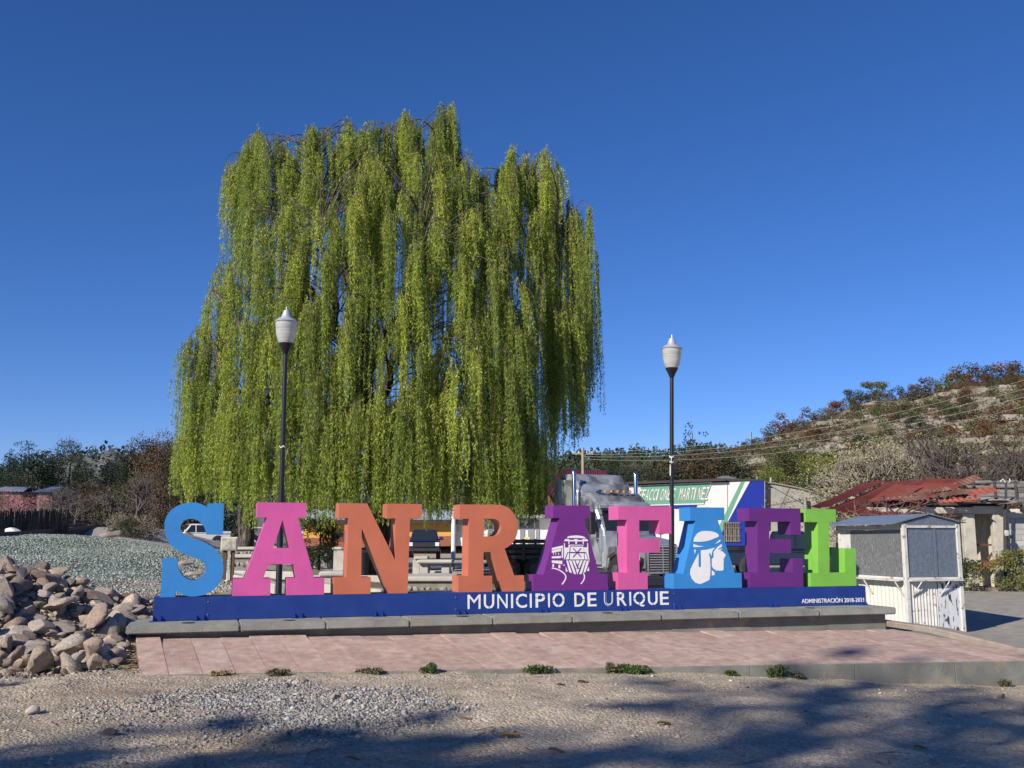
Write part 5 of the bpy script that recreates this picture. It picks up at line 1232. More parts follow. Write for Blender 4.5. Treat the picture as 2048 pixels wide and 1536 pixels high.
MB().box(-.12, .1, -1.15, 1.15, .08, .40).build('bumper', mat('dark bumper', (.03,) * 3), tk, bevel=.05)
for y in (-.5, -.25, 0, .25, .5): MB().lathe([(.05, 0), (.05, .06), (.02, .09)], (-2.75, y, 3.21), 8).build('roof_lamp', amber, tk)
for y in (-.7, -.2): MB().bar((-3.0, y, 3.2), (-2.75, y, 3.27), .1, .08).build('air_horn', chrome, tk)
# black low flatbed beside it
fb = thing('flatbed_trailer', 'black low flatbed trailer with stake sides parked left of the semi truck', 'trailer', (.55, 36.8, gz1(.55, 36.8)), R(-12))
MB().box(-1.6, 1.75, -1.1, 1.1, .75, .88).build('deck', iron, fb)
for s in (-1.1, 1.1):
    for z in (.95, 1.13, 1.3): MB().box(-1.6, 1.75, s - .02, s + .02, z, z + .13).build('side_board', mat('black board', (.02, .02, .022), .6, rvar=.4), fb)
    for x in (-1.5, -.7, .1, .9, 1.65): MB().box(x - .04, x + .04, s - .05, s + .05, .7, 1.45).build('stake', iron, fb)
    wheel(fb, -.45, s * .9, .4, .42, .25, iron); wheel(fb, .5, s * .9, .4, .42, .25, iron)
MB().box(-1.5, 1.6, -1.0, 1.0, .885, 1.25).build('covered_load', mat('black tarpaulin', (.015, .016, .018), .6, bump=1, bscale=5), fb, bevel=.08, seg=2)
MB().box(-1.55, 1.7, -.5, .5, .45, .74).build('chassis', iron, fb)
# ------------------------------------------------------------------ trees and scrub
PINES = [pine_crown(200 + q, 15000, .017, pine_m, sp, lo, 14, pw) for q, (sp, lo, pw) in enumerate([(.26, .25, .55), (.22, .2, .7), (.30, .3, .5)])]
EVER = [round_crown(220 + q, 14000, .018, pine_m2, 26, .95, .05) for q in range(3)]
BROWN = [round_crown(230 + q, 12000, .018, brown_m, 26, 1.0, .06) for q in range(2)]
RUST = [round_crown(240, 7000, .022, rust_m, 20, 1.1, .1)]
BARE = [bare_meshes(250 + q, grey_tw, depth=5, spread=.55, n0=5, upness=.4, trunk=.16, kids=3, r0=.016)[0] for q in range(3)]
def pt(px_, D_, dz=0): p = at(px_, 1075, D_); return p.x, D_
def height_to(px_, top_py, x, y): return at(px_, top_py, y).z - gz1(x, y)
LEFT = [  # px of the axis, px of the top, distance, crown, name, label, width
 (8, 893, 92, PINES[0], 'pine_tree', 'dark pine cut off by the left edge of the photo', .95),
 (45, 874, 84, PINES[2], 'pine_tree', 'tall rounded dark pine near the left edge with sky beside it', 1.0),
 (86, 894, 90, PINES[1], 'pine_tree', 'dark pine just right of the tall rounded pine', .95),
 (132, 884, 88, EVER[0], 'evergreen_tree', 'broad dark evergreen with a pointed top in the left tree line', .85),
 (158, 922, 96, EVER[1], 'evergreen_tree', 'lower dark evergreen beside the gap showing the far hill', .85),
 (208, 914, 98, PINES[1], 'evergreen_tree', 'dark evergreen just right of the gap showing the far hill', .85),
 (228, 896, 90, PINES[2], 'evergreen_tree', 'mid green evergreen in the middle of the left tree line', .9),
 (266, 884, 86, EVER[1], 'evergreen_tree', 'tall evergreen left of the reddish topped oak', .8),
 (303, 868, 84, BROWN[0], 'oak_tree', 'oak with a reddish brown top left of the willow', .85),
 (338, 878, 80, BROWN[1], 'oak_tree', 'brown green oak half hidden by the left edge of the willow', .9),
 (375, 890, 86, BROWN[0], 'oak_tree', 'brown oak behind the lower left of the willow', .85),
 (430, 905, 95, EVER[2], 'evergreen_tree', 'dark evergreen behind the willow left of the lamp', 1.2),
 (185, 965, 80, BROWN[1], 'oak_tree', 'low brown green oak under the left tree line', 1.4),
 (20, 950, 80, EVER[1], 'evergreen_tree', 'low dark evergreen behind the tin roofed house at the left edge', 1.6),
]
for px_, tp_, D_, me, nm, lab, wd in LEFT:
    x, y = pt(px_, D_); h = height_to(px_, tp_, x, y); tree(nm, lab, 'tree', x, y, h, me, .022 * h, 'trees behind the railway', wd)
x, y = pt(300, 83); tree('oak_tree', 'rust red crown tip above the brown oak left of the willow', 'tree', x, y + 2, height_to(300, 866, x, y), RUST[0], .15, None, .6)
SCR = [(25, 1000, 62, 0, 'bare grey scrub behind the picket fence at the left edge', 1.2), (112, 965, 66, 1, 'bare grey scrub tree right of the pink blossom', 1.1), (150, 985, 62, 2, 'bare tangled scrub at the right end of the picket fence', 1.3),
       (215, 975, 64, 0, 'bare grey brown scrub in front of the oaks', 1.2), (265, 940, 58, 1, 'large bare grey tree leaning over the rail beside the willow', 1.15), (292, 985, 66, 2, 'bare scrub left of the white pickup', 1.3)]
for px_, tp_, D_, q, lab, wd in SCR:
    x, y = pt(px_, D_); h = height_to(px_, tp_, x, y)
    tree('bare_tree', lab, 'tree', x, y, h, round_crown(260 + q, 900, .022, [pale_m, brown_m, mat('dusty pink buds', (.27, .17, .16), .8, var=.3)][q], 20, 1.25, .15), None, 'bare trees and scrub by the rail', wd, BARE[q])
x, y = pt(52, 60); h = height_to(52, 985, x, y); tree('blossom_tree', 'pink blossoming peach tree behind the picket fence', 'tree', x, y, h, round_crown(270, 2600, .028, pinkb_m, 18, 1.5, .3), None, None, 1.25, bare_meshes(271, red_tw, depth=4)[0])
x, y = pt(5, 66); h = height_to(5, 975, x, y); tree('blossom_tree', 'smaller pink blossoming tree at the left edge of the photo', 'tree', x, y, h, round_crown(272, 1200, .03, pinkb_m, 12, 1.4, .4), None, None, 1.0, bare_meshes(273, red_tw, depth=4)[0])
x, y = pt(232, 54); h = height_to(232, 1030, x, y); tree('evergreen_shrub', 'dark green shrub at the foot of the large bare tree', 'shrub', x + .6, y, h, EVER[2], None, None, 1.6)
for px_, tp_, D_, lab in ((60, 938, 100, 'a'), (180, 935, 104, 'b'), (290, 925, 100, 'c')):
    pass
# understorey mass below the left tree line
cl = []
for k in range(260):
    px_ = RNG.uniform(-120, 460); D_ = RNG.uniform(74, 104); x, y = pt(px_, D_)
    if px_ > 285 and D_ < 86: continue
    cl.append((x, y, gz1(x, y) + RNG.uniform(.3, 3.2), 1.6, 1.6, 1.3))
o = link('undergrowth', leafy('undergrowth', 36000, cl, .21, .14, mat('dark undergrowth', (.06, .058, .038), .9, var=.4, scale=.5))); tag(o, kind='stuff')

cl = []
for k in range(150):
    px_ = RNG.uniform(222, 305); D_ = RNG.uniform(54, 66); x, y = pt(px_, D_)
    if px_ > 300 and D_ > 56: continue
    cl.append((x, y, gz1(x, y) + RNG.uniform(.0, .5), .55, .5, .4))
o = link('dry_brush', leafy('dry_brush', 6500, cl, .16, .07, mat('dry brush', (.15, .125, .085), .9, var=.4, scale=.8))); tag(o, kind='stuff')

# tin roofed houses, picket fence, rail
def hut(lab, px0, px1, eave, ridge, D_, base_z):
    a, b = at(px0, eave, D_), at(px1, eave, D_); rz_ = at(px0, ridge, D_ + 2).z - base_z; cx = (a.x + b.x) / 2; hw_ = (b.x - a.x) / 2; ez = a.z - base_z
    t = thing('tin_roof_house', lab, 'house', (cx, D_, base_z))
    MB().box(-hw_ + .3, hw_ - .3, .3, 5, -1, ez + .05).build('wall', mat('hut wall', (.16, .13, .11), .9, var=.2), t)
    tin = mat('pale tin roof', (.50, .52, .54), .5, .3, var=.12, scale=2)
    corr('roof', (-hw_, 0, ez), (hw_, 0, ez), (hw_ * .55, 2.6, rz_), (-hw_ * .6, 2.6, rz_), tin, t, 12, .03); corr('roof', (hw_, 5.4, ez), (-hw_, 5.4, ez), (-hw_ * .6, 2.6, rz_), (hw_ * .55, 2.6, rz_), tin, t, 12, .03)
    MB().box(-hw_ * .3, -hw_ * .3 + .9, .27, .32, .2, ez - .3).build('door', dark_tw, t)
hut('tin roofed house at the left edge behind the blossom', -40, 46, 983, 973, 74, 2.3)
hut('smaller tin roofed house right of the pink blossom', 63, 102, 984, 973, 72, 2.3)
pf = thing('picket_fence', 'dark weathered picket fence above the railway at the left', 'fence', (-21.5, 47, 0))
fw = [mat('weathered picket %d' % i, c_, .9, var=.25, rvar=.3, scale=5) for i, c_ in enumerate([(.075, .062, .055), (.12, .10, .085), (.05, .042, .04)])]
for i in range(92):
    px_ = -22 + i * 1.72; D_ = 46 + i * .03; p = at(px_, 1060, D_); top = at(px_, 1020 + RNG.uniform(-4, 4), D_).z; zb = min(at(px_, 1062, D_).z, top - .6) - .15
    MB().bar((p.x + 21.5, D_ - 47, zb), (p.x + 21.5 + RNG.normal(0, .02), D_ - 47 + RNG.normal(0, .02), top), .055, .03).build('picket', fw[int(RNG.integers(3))], pf)
for py_ in (1036, 1052):
    a, b = at(-22, py_, 46.05), at(135, py_, 48.75); MB().bar((a.x + 21.5, 46.08 - 47, a.z), (b.x + 21.5, 48.78 - 47, b.z), .07, .04).build('rail', fw[0], pf)
for px_ in (-10, 35, 80, 133):
    D_ = 46 + (px_ + 22) * .0174; a, b = at(px_, 1062, D_), at(px_, 1016, D_); MB().tube([(a.x + 21.5, D_ - 46.85, a.z - .2), (b.x + 21.5, D_ - 46.85, b.z)], .06, 7).build('post', fw[2], pf)
rt_ = thing('railway_track', 'dark railway rail running along the top of the gravel bank', 'railway track', (-22, 44, 0)); 
rail_m = mat('dark rail steel', (.045, .036, .032), .6, .3, var=.2)
rp_ = [at(-60, 1071.5, 40), at(0, 1069, 42), at(60, 1066, 45), at(120, 1061.5, 49), at(180, 1054.5, 56), at(226, 1049, 66)]
for k, off in enumerate((0, 1.45)):
    for a, b in zip(rp_, rp_[1:]):
        d = Vector((b.x - a.x, b.y - a.y)).normalized(); n_ = Vector((-d.y, d.x)) * off; q = Vector((22, -44, 0)) + Vector((n_.x, n_.y, 0))
        MB().bar(a + q, b + q, .09, .20).build('rail', rail_m, rt_); MB().bar(a + q + Vector((0, 0, -.2)), b + q + Vector((0, 0, -.2)), .35, .22).build('rail_bed', mat('oily sleeper bed', (.05, .045, .04), .9), rt_)

# centre background: yellow building, white shop fronts, maroon roof, pole
YD = 75.0
yb = thing('yellow_building', 'ochre yellow building with a dark red base band behind the R', 'building', (-7, YD, 0))
def yflat(name, pts, m, y0, y1, parent=None, D_=YD, ox=-7):
    q = [(at(a, b, D_).x - ox, at(a, b, D_).z) for a, b in pts]; return MB().prism(q, lambda u, v, d: (u, d, v), y0, y1).build(name, m, parent or yb)
ochre = mat('ochre wall paint', (.62, .34, .07), .8, var=.08, scale=1); white_w = mat('white wall', (.74, .74, .72), .8, var=.06, scale=1)
yflat('wall', [(606, 1098), (908, 1092), (908, 1046), (606, 1046)], ochre, 0, 6)
yflat('base_band', [(606, 1098), (908, 1092), (908, 1072), (606, 1076)], mat('dark red band', (.27, .09, .045), .8), -.05, -.001)
yflat('fascia', [(600, 1047), (930, 1047), (930, 1040), (600, 1040)], mat('dark fascia', (.045, .035, .03), .8), -.8, 6.2)
yflat('roof', [(600, 1039.5), (930, 1039.5), (915, 1019), (620, 1019)], mat('grey blue roof', (.28, .33, .38), .6, var=.1), -.6, 6)
yflat('door', [(664, 1082), (690, 1082), (690, 1062), (664, 1062)], mat('dark red door', (.14, .03, .025), .6), -.09, -.0505); yflat('window', [(668, 1074), (686, 1074), (686, 1064), (668, 1064)], glass_d, -.12, -.0905)
yflat('pillar', [(660, 1088), (664, 1088), (664, 1055), (660, 1055)], mat('orange pillar', (.5, .2, .06)), -.4, -.1)
wb = thing('white_building', 'white building with grey vertical panels behind the willow and the R', 'building', (2, YD, 0))
yflat('wall', [(909, 1092), (1128, 1092), (1128, 1030), (909, 1030)], white_w, .5, 7, wb, YD, 2)
for i, (a, b) in enumerate(((1040, 1049), (1056, 1068), (1072, 1079), (950, 962), (975, 984))): yflat('panel', [(a, 1090), (b, 1090), (b, 1040), (a, 1040)], mat('grey panel paint', (.22, .23, .26), .6), .42, .4999, wb, YD, 2)
yflat('poster', [(1048, 1084), (1060, 1084), (1060, 1074), (1048, 1074)], mat('yellow notice', (.6, .55, .2)), .38, .4195, wb, YD, 2)
yflat('canopy', [(905, 1036), (1130, 1036), (1130, 1029), (905, 1029)], mat('canopy edge', (.3, .3, .3)), -.6, .4999, wb, YD, 2)
wp = thing('white_post', 'slim white post in front of the white building beside the R', 'post', (at(907, 1080, 70).x, 70, gz1(at(907, 1080, 70).x, 70))); MB().tube([(0, 0, -.2), (0, 0, at(907, 1015, 70).z - wp.location.z)], .16, 10).build('shaft', white_w, wp, True)
mr_ = thing('maroon_roof_house', 'house with a maroon ribbed metal roof behind the big truck', 'house', (9, 92, 0))
mar = mat('maroon metal roof', (.115, .022, .034), .5, var=.12, scale=1)
def m3(px_, py_, D_): p = at(px_, py_, D_); return Vector((p.x - 9, D_ - 92, p.z))
corr('roof', m3(1085, 990, 88), m3(1240, 992, 88), m3(1212, 941, 95), m3(1122, 937, 95), mar, mr_, 22, .05)
MB().box(m3(1095, 990, 89).x, m3(1235, 990, 89).x, -2.8, 4, -.5, m3(1100, 989, 89).z).build('wall', mat('brick red wall', (.20, .09, .07), .9), mr_)
MB().box(m3(1128, 1020, 88).x, m3(1136, 1020, 88).x, -2.95, -2.801, m3(1130, 1018, 88).z, m3(1130, 998, 88).z).build('window', white_w, mr_)
wood = mat('grey weathered pole', (.34, .27, .20), .9, var=.2, scale=3)
def upole(lab, px_, top_py, D_, r=.16):
    p = at(px_, top_py, D_); z = gz1(p.x, D_); t = thing('utility_pole', lab, 'utility pole', (p.x, D_, z - .3)); h = p.z - z + .3
    MB().tube([(0, 0, 0), (0, 0, h)], [r, r * .7], 10).build('pole', wood, t, True); MB().bar((-.9, .2, h - .5), (.9, .2, h - .5), .1, .12).build('cross_arm', wood, t)
    for x in (-.8, -.35, .35, .8): MB().lathe([(.04, 0), (.06, .05), (.03, .12)], (x, .2, h - .43), 8).build('insulator', white_w, t)
    return t
up1 = upole('weathered wooden utility pole above the maroon roof', 1165.5, 895, 84, .17)
p = at(2330, 640, 62); up2 = thing('utility_pole', 'tall wooden utility pole beyond the right edge of the photo', 'utility pole', (p.x, 62, gz1(p.x, 62) - .3))
h2 = p.z - up2.location.z + 1.0; MB().tube([(0, 0, 0), (0, 0, h2)], [.2, .13], 10).build('pole', wood, up2, True); MB().bar((-.9, 0, h2 - .4), (.9, 0, h2 - .4), .1, .12).build('cross_arm', wood, up2)
wire = mat('pale power cable', (.30, .28, .25), .6)
for i, (ya, yb_, da) in enumerate(((905, 672, 0), (909, 692, .4), (913, 709, .8), (918, 730, 1.2))):
    a, b = at(1166, ya, 84), at(2330, yb_, 62 + da); pth = []
    for t in np.linspace(0, 1, 24): q = a.lerp(b, t); q.z -= 4 * t * (1 - t) * (1.7 + .1 * i); pth.append(q)
    o = MB().tube(pth, .012, 5).build('power_cable', wire); tag(o, ['topmost', 'second', 'third', 'lowest'][i] + ' power cable crossing in front of the right hill', 'cable', 'power cables')
am = thing('radio_mast', 'thin lattice radio mast on the skyline left of the hill', 'radio mast', tuple(at(1503, 905, 250)))
hm = at(1503, 864, 250).z - am.location.z
for a in range(3): MB().tube([(math.cos(a * 2.09) * .35, math.sin(a * 2.09) * .35, -1), (math.cos(a * 2.09) * .12, math.sin(a * 2.09) * .12, hm)], .09, 5).build('leg', steel, am)
for k in range(10): z = hm * k / 10; r = .35 - .023 * k; MB().bar((-r, 0, z), (r, 0, z + hm / 12), .07).build('brace', steel, am)

# trees between the buildings and the hill
MIDT = [(1390, 836, 96, pine_crown(280, 18000, .021, pine_m, .40, .1, 16, .85), 'conifer_tree', 'broad dark conifer on the skyline right of the right street lamp', 1.0),
 (1300, 935, 92, EVER[0], 'evergreen_tree', 'round dark tree behind the truck roof', 1.5), (1235, 918, 96, EVER[1], 'evergreen_tree', 'dark green tree directly above the truck sleeper', 1.35),
 (1365, 905, 90, BROWN[0], 'oak_tree', 'brown green tree behind the right lamp pole', 1.5), (1425, 900, 88, BROWN[1], 'oak_tree', 'wide brown green tree under the conifer', 1.6), (1480, 918, 86, EVER[2], 'evergreen_tree', 'dark tree at the foot of the bare hill slope', 1.3),
 (1345, 925, 88, EVER[1], 'evergreen_tree', 'dark bushy tree behind the shop roof by the lamp', 1.5),
 (1572, 884, 86, round_crown(285, 12000, .018, olive_m, 26, 1.0, .05), 'oak_tree', 'tall olive green tree above the concrete outbuilding', 1.15),
 (1662, 912, 78, round_crown(286, 11000, .02, lime_m, 22, 1.4, .05), 'willow_tree', 'bright yellow green bushy willow above the red roof corner', 1.35),
 (1530, 935, 80, round_crown(287, 8000, .02, lime_m, 18, 1.2, .05), 'willow_tree', 'small yellow green tree behind the blue shop corner', 1.0),
 (1620, 945, 76, EVER[2], 'evergreen_tree', 'low dark tree between the olive tree and the bright willow', 1.5)]
for px_, tp_, D_, me, nm, lab, wd in MIDT:
    x, y = pt(px_, D_); h = height_to(px_, tp_, x, y); tree(nm, lab, 'tree', x, y, h, me, .02 * h, 'trees below the right hill', wd)
for i, (px_, tp_, D_) in enumerate(((1262, 905, 120), (1285, 912, 118), (1310, 906, 122), (1330, 918, 116))):
    x, y = pt(px_, D_); h = height_to(px_, tp_, x, y); tree('bare_poplar', ['thin bare poplar left of the group above the truck', 'second thin bare poplar above the truck', 'tallest thin bare poplar left of the lamp', 'thin bare poplar nearest the lamp pole'][i], 'tree', x, y, h, None, None, 'bare poplars', .55, BARE[i % 3])
bigb = [bare_meshes(290 + q, [grey_tw, mat('pale twigs', (.27, .235, .18), .9, var=.3)][q % 2], depth=6, spread=.42, n0=5, upness=.45, trunk=.10, kids=3, r0=.014)[0] for q in range(2)]
buds = [round_crown(295, 2600, .018, pale_m, 30, 1.35, .15), round_crown(296, 1800, .018, brown_m, 30, 1.35, .15)]
for px_, tp_, D_, q, bd, lab, wd in ((1760, 880, 66, 1, buds[0], 'bare tree dotted with pale new leaves behind the red roof', 1.25), (1830, 872, 70, 1, buds[0], 'second pale budding tree behind the red roof', 1.2), (1905, 845, 62, 0, None, 'large bare grey tree rising behind the broken roof', 1.15), (1985, 862, 66, 0, buds[1], 'bare tree behind the batten roof right of the large grey one', 1.2), (2045, 868, 60, 0, None, 'bare grey tree at the right edge of the photo', 1.25), (1700, 925, 72, 1, buds[0], 'pale budding bush beside the bright willow', 1.5), (1940, 905, 58, 0, buds[1], 'low bare thicket right behind the broken roof', 1.8)):
    x, y = pt(px_, D_); h = height_to(px_, tp_, x, y); tree('bare_tree', lab, 'tree', x, y, h, bd, None, 'bare trees behind the ruined house', wd, bigb[q])
cl = []
for k in range(240):
    px_ = RNG.uniform(1690, 2150); D_ = RNG.uniform(62, 90); x, y = pt(px_, D_); cl.append((x, y, gz1(x, y) + RNG.uniform(.5, 3.4), 1.3, 1.3, 1.2))
for k in range(160):
    px_ = RNG.uniform(1130, 1560); D_ = RNG.uniform(76, 100); x, y = pt(px_, D_); cl.append((x, y, gz1(x, y) + RNG.uniform(.5, 4.0), 1.5, 1.5, 1.4))
o = link('undergrowth', leafy('undergrowth', 36000, cl, .18, .12, mat('brown undergrowth', (.10, .088, .06), .9, var=.45, scale=.6))); tag(o, kind='stuff')

# ------------------------------------------------------------------ small park behind the letters
def cslab(name, parent, x0, x1, y0, y1, z0, z1, m=pale, bev=.015): return MB().box(x0, x1, y0, y1, z0, z1).build(name, m, parent, bevel=bev)
def P2(px_, py_, D_): p = at(px_, py_, D_); return p.x, p.y, p.z
# stone-faced planters with pale copings
cob = [mat('cobble %d' % i, c_, .9, var=.2, rvar=.25, scale=6, bump=.5) for i, c_ in enumerate([(.26, .24, .21), (.20, .185, .165), (.33, .30, .26)])]
cobm = [stone_mesh(400 + i, 1) for i in range(6)]
for i, me in enumerate(cobm): me.materials.append(cob[i % 3])
def planter(lab, px0, px1, py_top, py_bot, D_, dep=1.4, curve=False, group='stone faced planter walls', cop=True):
    x0, _, zt = P2(px0, py_top, D_); x1, _, zb = P2(px1, py_bot, D_); zt = P2((px0 + px1) / 2, py_top, D_)[2]; cx = (x0 + x1) / 2; hw_ = abs(x1 - x0) / 2
    t = thing('planter', lab, 'planter', (cx, D_, zb), 0, group); H_ = zt - zb
    MB().box(-hw_, hw_, .06, dep, -.3, H_ - .1).build('core', mat('planter mortar', (.22, .205, .18), .95, var=.2), t)
    if cop: MB().box(-hw_ - .04, hw_ + .04, -.02, dep + .04, H_ - .099, H_).build('coping', pale, t, bevel=.02)
    n_ = 0; z = .04
    while z < H_ - .15 and n_ < 120:
        x = -hw_ + .06
        while x < hw_ - .04 and n_ < 120:
            r = RNG.uniform(.055, .095); o = bpy.data.objects.new('cobble', cobm[int(RNG.integers(6))]); COL.objects.link(o); o.parent = t
            o.location = (x + r * .6, .05, z + RNG.uniform(-.02, .02)); o.scale = (r * 1.1, .06, r * .85); o.rotation_euler = (0, RNG.uniform(0, 6.28), 0); x += r * 1.75; n_ += 1
        z += .135
    return t
planter('low cobbled planter wall seen between the N and the R', 792, 905, 1153, 1184, 20.5, 1.6)
planter('cobbled planter with a pale coping beside the info board', 462, 506, 1109, 1131, 30, 1.5)
planter('shadowed cobbled wall behind the pink A', 470, 560, 1094, 1108, 36, 1.5)
# park benches and tables of concrete
def bench(lab, px0, px1, py_top, D_, dep=.55, rz=0., seat=.09, h=.42, legs=True, m=pale, group='concrete park benches'):
    x0, _, zt = P2(px0, py_top, D_); x1 = P2(px1, py_top, D_)[0]; cx = (x0 + x1) / 2; L_ = x1 - x0; zg = gz1(cx, D_)
    t = thing('concrete_bench', lab, 'bench', (cx, D_, zt - h), rz, group)
    cslab('seat', t, -L_ / 2, L_ / 2, 0, dep, h - seat, h, m, .03)
    if legs:
        for s in (-1, 1): cslab('leg', t, s * L_ * .34 - .12, s * L_ * .34 + .12, .08, dep - .08, min(zg - zt + h, 0) - .25, h - seat - .001, m)
    else: cslab('block', t, -L_ / 2 + .05, L_ / 2 - .08, .05, dep - .05, min(zg - zt + h, 0) - .4, h - seat - .001, m)
    return t
bench('pale concrete bench slab seen between the pink A and the N', 638, 706, 1143, 18.5, .6, .1, .1, .42, False)
bench('concrete bench beyond the dark tabletop seen right of the N', 828, 856, 1113, 33, .6, 0, .1)
bench('white concrete bench beyond the N left stem', 664, 712, 1094, 34, .6, 0, .1, .5, False)
bench('long concrete bench in the shade behind the pink A', 500, 640, 1092, 40, .6, 0, .1)
def table(lab, px0, px1, py_top, D_, m=pale):
    x0, _, zt = P2(px0, py_top, D_); x1 = P2(px1, py_top, D_)[0]; cx = (x0 + x1) / 2; L_ = x1 - x0; zg = gz1(cx, D_)
    t = thing('picnic_table', lab, 'picnic table', (cx, D_, zg), 0, 'concrete picnic tables'); H_ = zt - zg
    cslab('tabletop', t, -L_ / 2, L_ / 2, 0, .9, H_ - .09, H_, m, .03)
    for s in (-1, 1): cslab('leg', t, s * L_ * .3 - .1, s * L_ * .3 + .1, .15, .75, -.1, H_ - .091, m)
    for s in (-.75, 1.25):
        cslab('seat', t, -L_ / 2 + .1, L_ / 2 - .1, s, s + .4, H_ * .55 - .08, H_ * .55, m, .02)
        for q in (-1, 1): cslab('seat_leg', t, q * L_ * .3 - .08, q * L_ * .3 + .08, s + .1, s + .3, -.1, H_ * .55 - .081, m)
table('concrete picnic table with one end in the sun between the N and the R', 833, 905, 1120, 25)
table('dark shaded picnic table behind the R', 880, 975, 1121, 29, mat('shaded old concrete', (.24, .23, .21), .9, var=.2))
table('picnic table under the willow left of the N', 615, 668, 1101, 44)
# path kerbs across the grass
for k, (a, b) in enumerate((((440, 1146, 24), (560, 1183, 16.6)), ((452, 1144, 24.2), (610, 1147, 23.5)), ((600, 1172, 18), (770, 1180, 17)), ((612, 1129, 29), (790, 1129, 29)))):
    p, q = at(*a), at(*b); p.z = gz1(p.x, p.y) + .02; q.z = gz1(q.x, q.y) + .02
    o = MB().bar(p + Vector((0, 0, .03)), q + Vector((0, 0, .03)), .22, .24).build('kerb', pale, bevel=.02); tag(o, kind='structure')
# info board
ib = thing('info_board', 'small slanted information board with a pale frame on a dark post beside the blue S', 'information board', (at(456, 1140, 21).x, 21, gz1(at(456, 1140, 21).x, 21) - .05), R(6))
a, b = at(441, 1101, 21), at(472, 1074, 21); wz = a.z - ib.location.z; hz = b.z - ib.location.z
MB().box(-.17, .17, .0, .05, wz, hz).build('frame', mat('board frame', (.55, .50, .42), .7, var=.1), ib, bevel=.008); MB().box(-.145, .145, -.012, -.001, wz + .025, hz - .025).build('picture_panel', mat('faded print', (.36, .34, .28), .5, var=.4, scale=9, col2=(.50, .46, .37), thr=(.45, .6)), ib)
for s in (-.09, .07): MB().box(s - .035, s + .035, .055, .13, -.2, wz + .18).build('post', mat('brown post', (.10, .055, .04), .8), ib)
MB().box(-.012, .02, .02, .05, -.2, wz).build('pale_post', pale, ib)
# second stem of a dark tree behind the blue S and a slide-like tent frame
x, y = pt(490, 40); MBt = thing('tree_trunk', 'thick dark trunk standing in the shade right of the info board', 'tree', (x, y, gz1(x, y) - .1)); MB().tube([(0, 0, 0), (.05, 0, 1), (-.05, 0, 2.2), (.1, 0, 5)], [.38, .32, .30, .24], 10).build('trunk', bark, MBt, True)
tf = thing('canvas_shelter', 'dark canvas shelter stretched over pale poles behind the pink A', 'shelter', (at(505, 1090, 44).x, 44, gz1(at(505, 1090, 44).x, 44)))
MB().add([(-.9, 0, .05), (1.3, 0, .05), (-.5, 0, 1.35), (-.9, 1.6, .05), (1.3, 1.6, .05), (-.5, 1.6, 1.35)], [(0, 1, 2), (3, 5, 4), (0, 2, 5, 3), (1, 4, 5, 2), (0, 3, 4, 1)]).build('canvas', mat('navy canvas', (.03, .035, .055), .8), tf)
for a, b in (((-.55, -.05, 0), (-.5, -.05, 1.55)), ((-.5, -.05, 1.5), (1.6, -.05, 1.5)), ((-.95, -.06, .06), (1.4, -.06, .06)), ((-.5, -.05, 1.4), (.6, -.05, .55))): MB().bar(a, b, .05).build('pole', pale, tf)
# young tree under the willow, litter heap, bin
x, y = pt(640, 38); tree('young_tree', 'small dark leafy tree standing under the willow right of the pink A', 'tree', x, y, height_to(640, 1035, x, y), round_crown(310, 2600, .045, mat('young tree leaves', (.11, .14, .035), .7, var=.3, scale=3, trans=.3), 14, 1.1, .35), .07, None, 1.0)
x, y = pt(724, 33); lt = thing('litter_bin', 'dark litter bin against the willow trunk', 'litter bin', (x, y, gz1(x, y))); MB().lathe([(.22, 0), (.25, .7), (.26, .72)], (0, 0, 0), 14).build('drum', iron, lt, True); MB().lathe([(.27, .721), (.27, .76), (.15, .84)], (0, 0, 0), 14).build('lid', iron, lt, True)
# red awning at the far left of the willow
x, y = pt(322, 84); aw = thing('red_canopy', 'small dark red canopy roof left of the blue S', 'canopy', (x, y, 0)); a = at(308, 1038, 84); b = at(352, 1031, 84)
MB().hexa([(a.x - x, -1, a.z), (b.x - x, -1, b.z), (b.x - x, 2, b.z + .3), (a.x - x, 2, a.z + .3), (a.x - x, -1, a.z + .18), (b.x - x, -1, b.z + .18), (b.x - x, 2, b.z + .5), (a.x - x, 2, a.z + .5)]).build('roof', mat('dark red canopy', (.16, .03, .03), .7), aw)
for xx_ in (a.x - x + .2, b.x - x - .2): MB().bar((xx_, -.8, gz1(x, y) - .2), (xx_, -.8, a.z + .1), .1).build('post', dark_tw, aw)

# ------------------------------------------------------------------ weeds and litter along the pavement
weed_m = mat('low weed leaves', (.075, .125, .035), .7, var=.35, scale=20, spec=.2, trans=.2); dryw = mat('dry weed stems', (.32, .26, .14), .9, var=.3)
def weed(px_, py_, r, h, m, lab, cat='weed', n=420):
    q = None
    for D_ in np.arange(9.5, 14.5, .02):     # where the line of sight meets the foot of the pavement edge
        p = at(px_, py_, D_)
        if D_ >= 10.86 + (p.x + 3.92) * .2115: q = p; break
    if q is None: q = at(px_, py_, 11.2)
    cl = [(RNG.normal(0, r * .5), RNG.normal(0, r * .3), h * RNG.uniform(.3, .7), r * .35, r * .3, h * .4) for _ in range(9)]
    t = thing('weed', lab, cat, (q.x, q.y - .06, gz1(q.x, q.y - .06)), group='weeds along the pavement edge')
    o = link('leaves', leafy('leaves', n, cl, .03, .022, m, up=.3), None, t); o['kind'] = 'stuff'
    ps = []
    for k in range(10):
        e = np.array([RNG.normal(0, r * .6), RNG.normal(0, r * .4), h * RNG.uniform(.5, 1.1)]); ps.append(bez([np.zeros(3), e * [.3, .3, .7], e], 5))
    V_, F_ = tubes_np(np.array(ps), np.full((10, 5), .0022), 3); link('stems', np_mesh('stems', V_, F_), dryw, t)
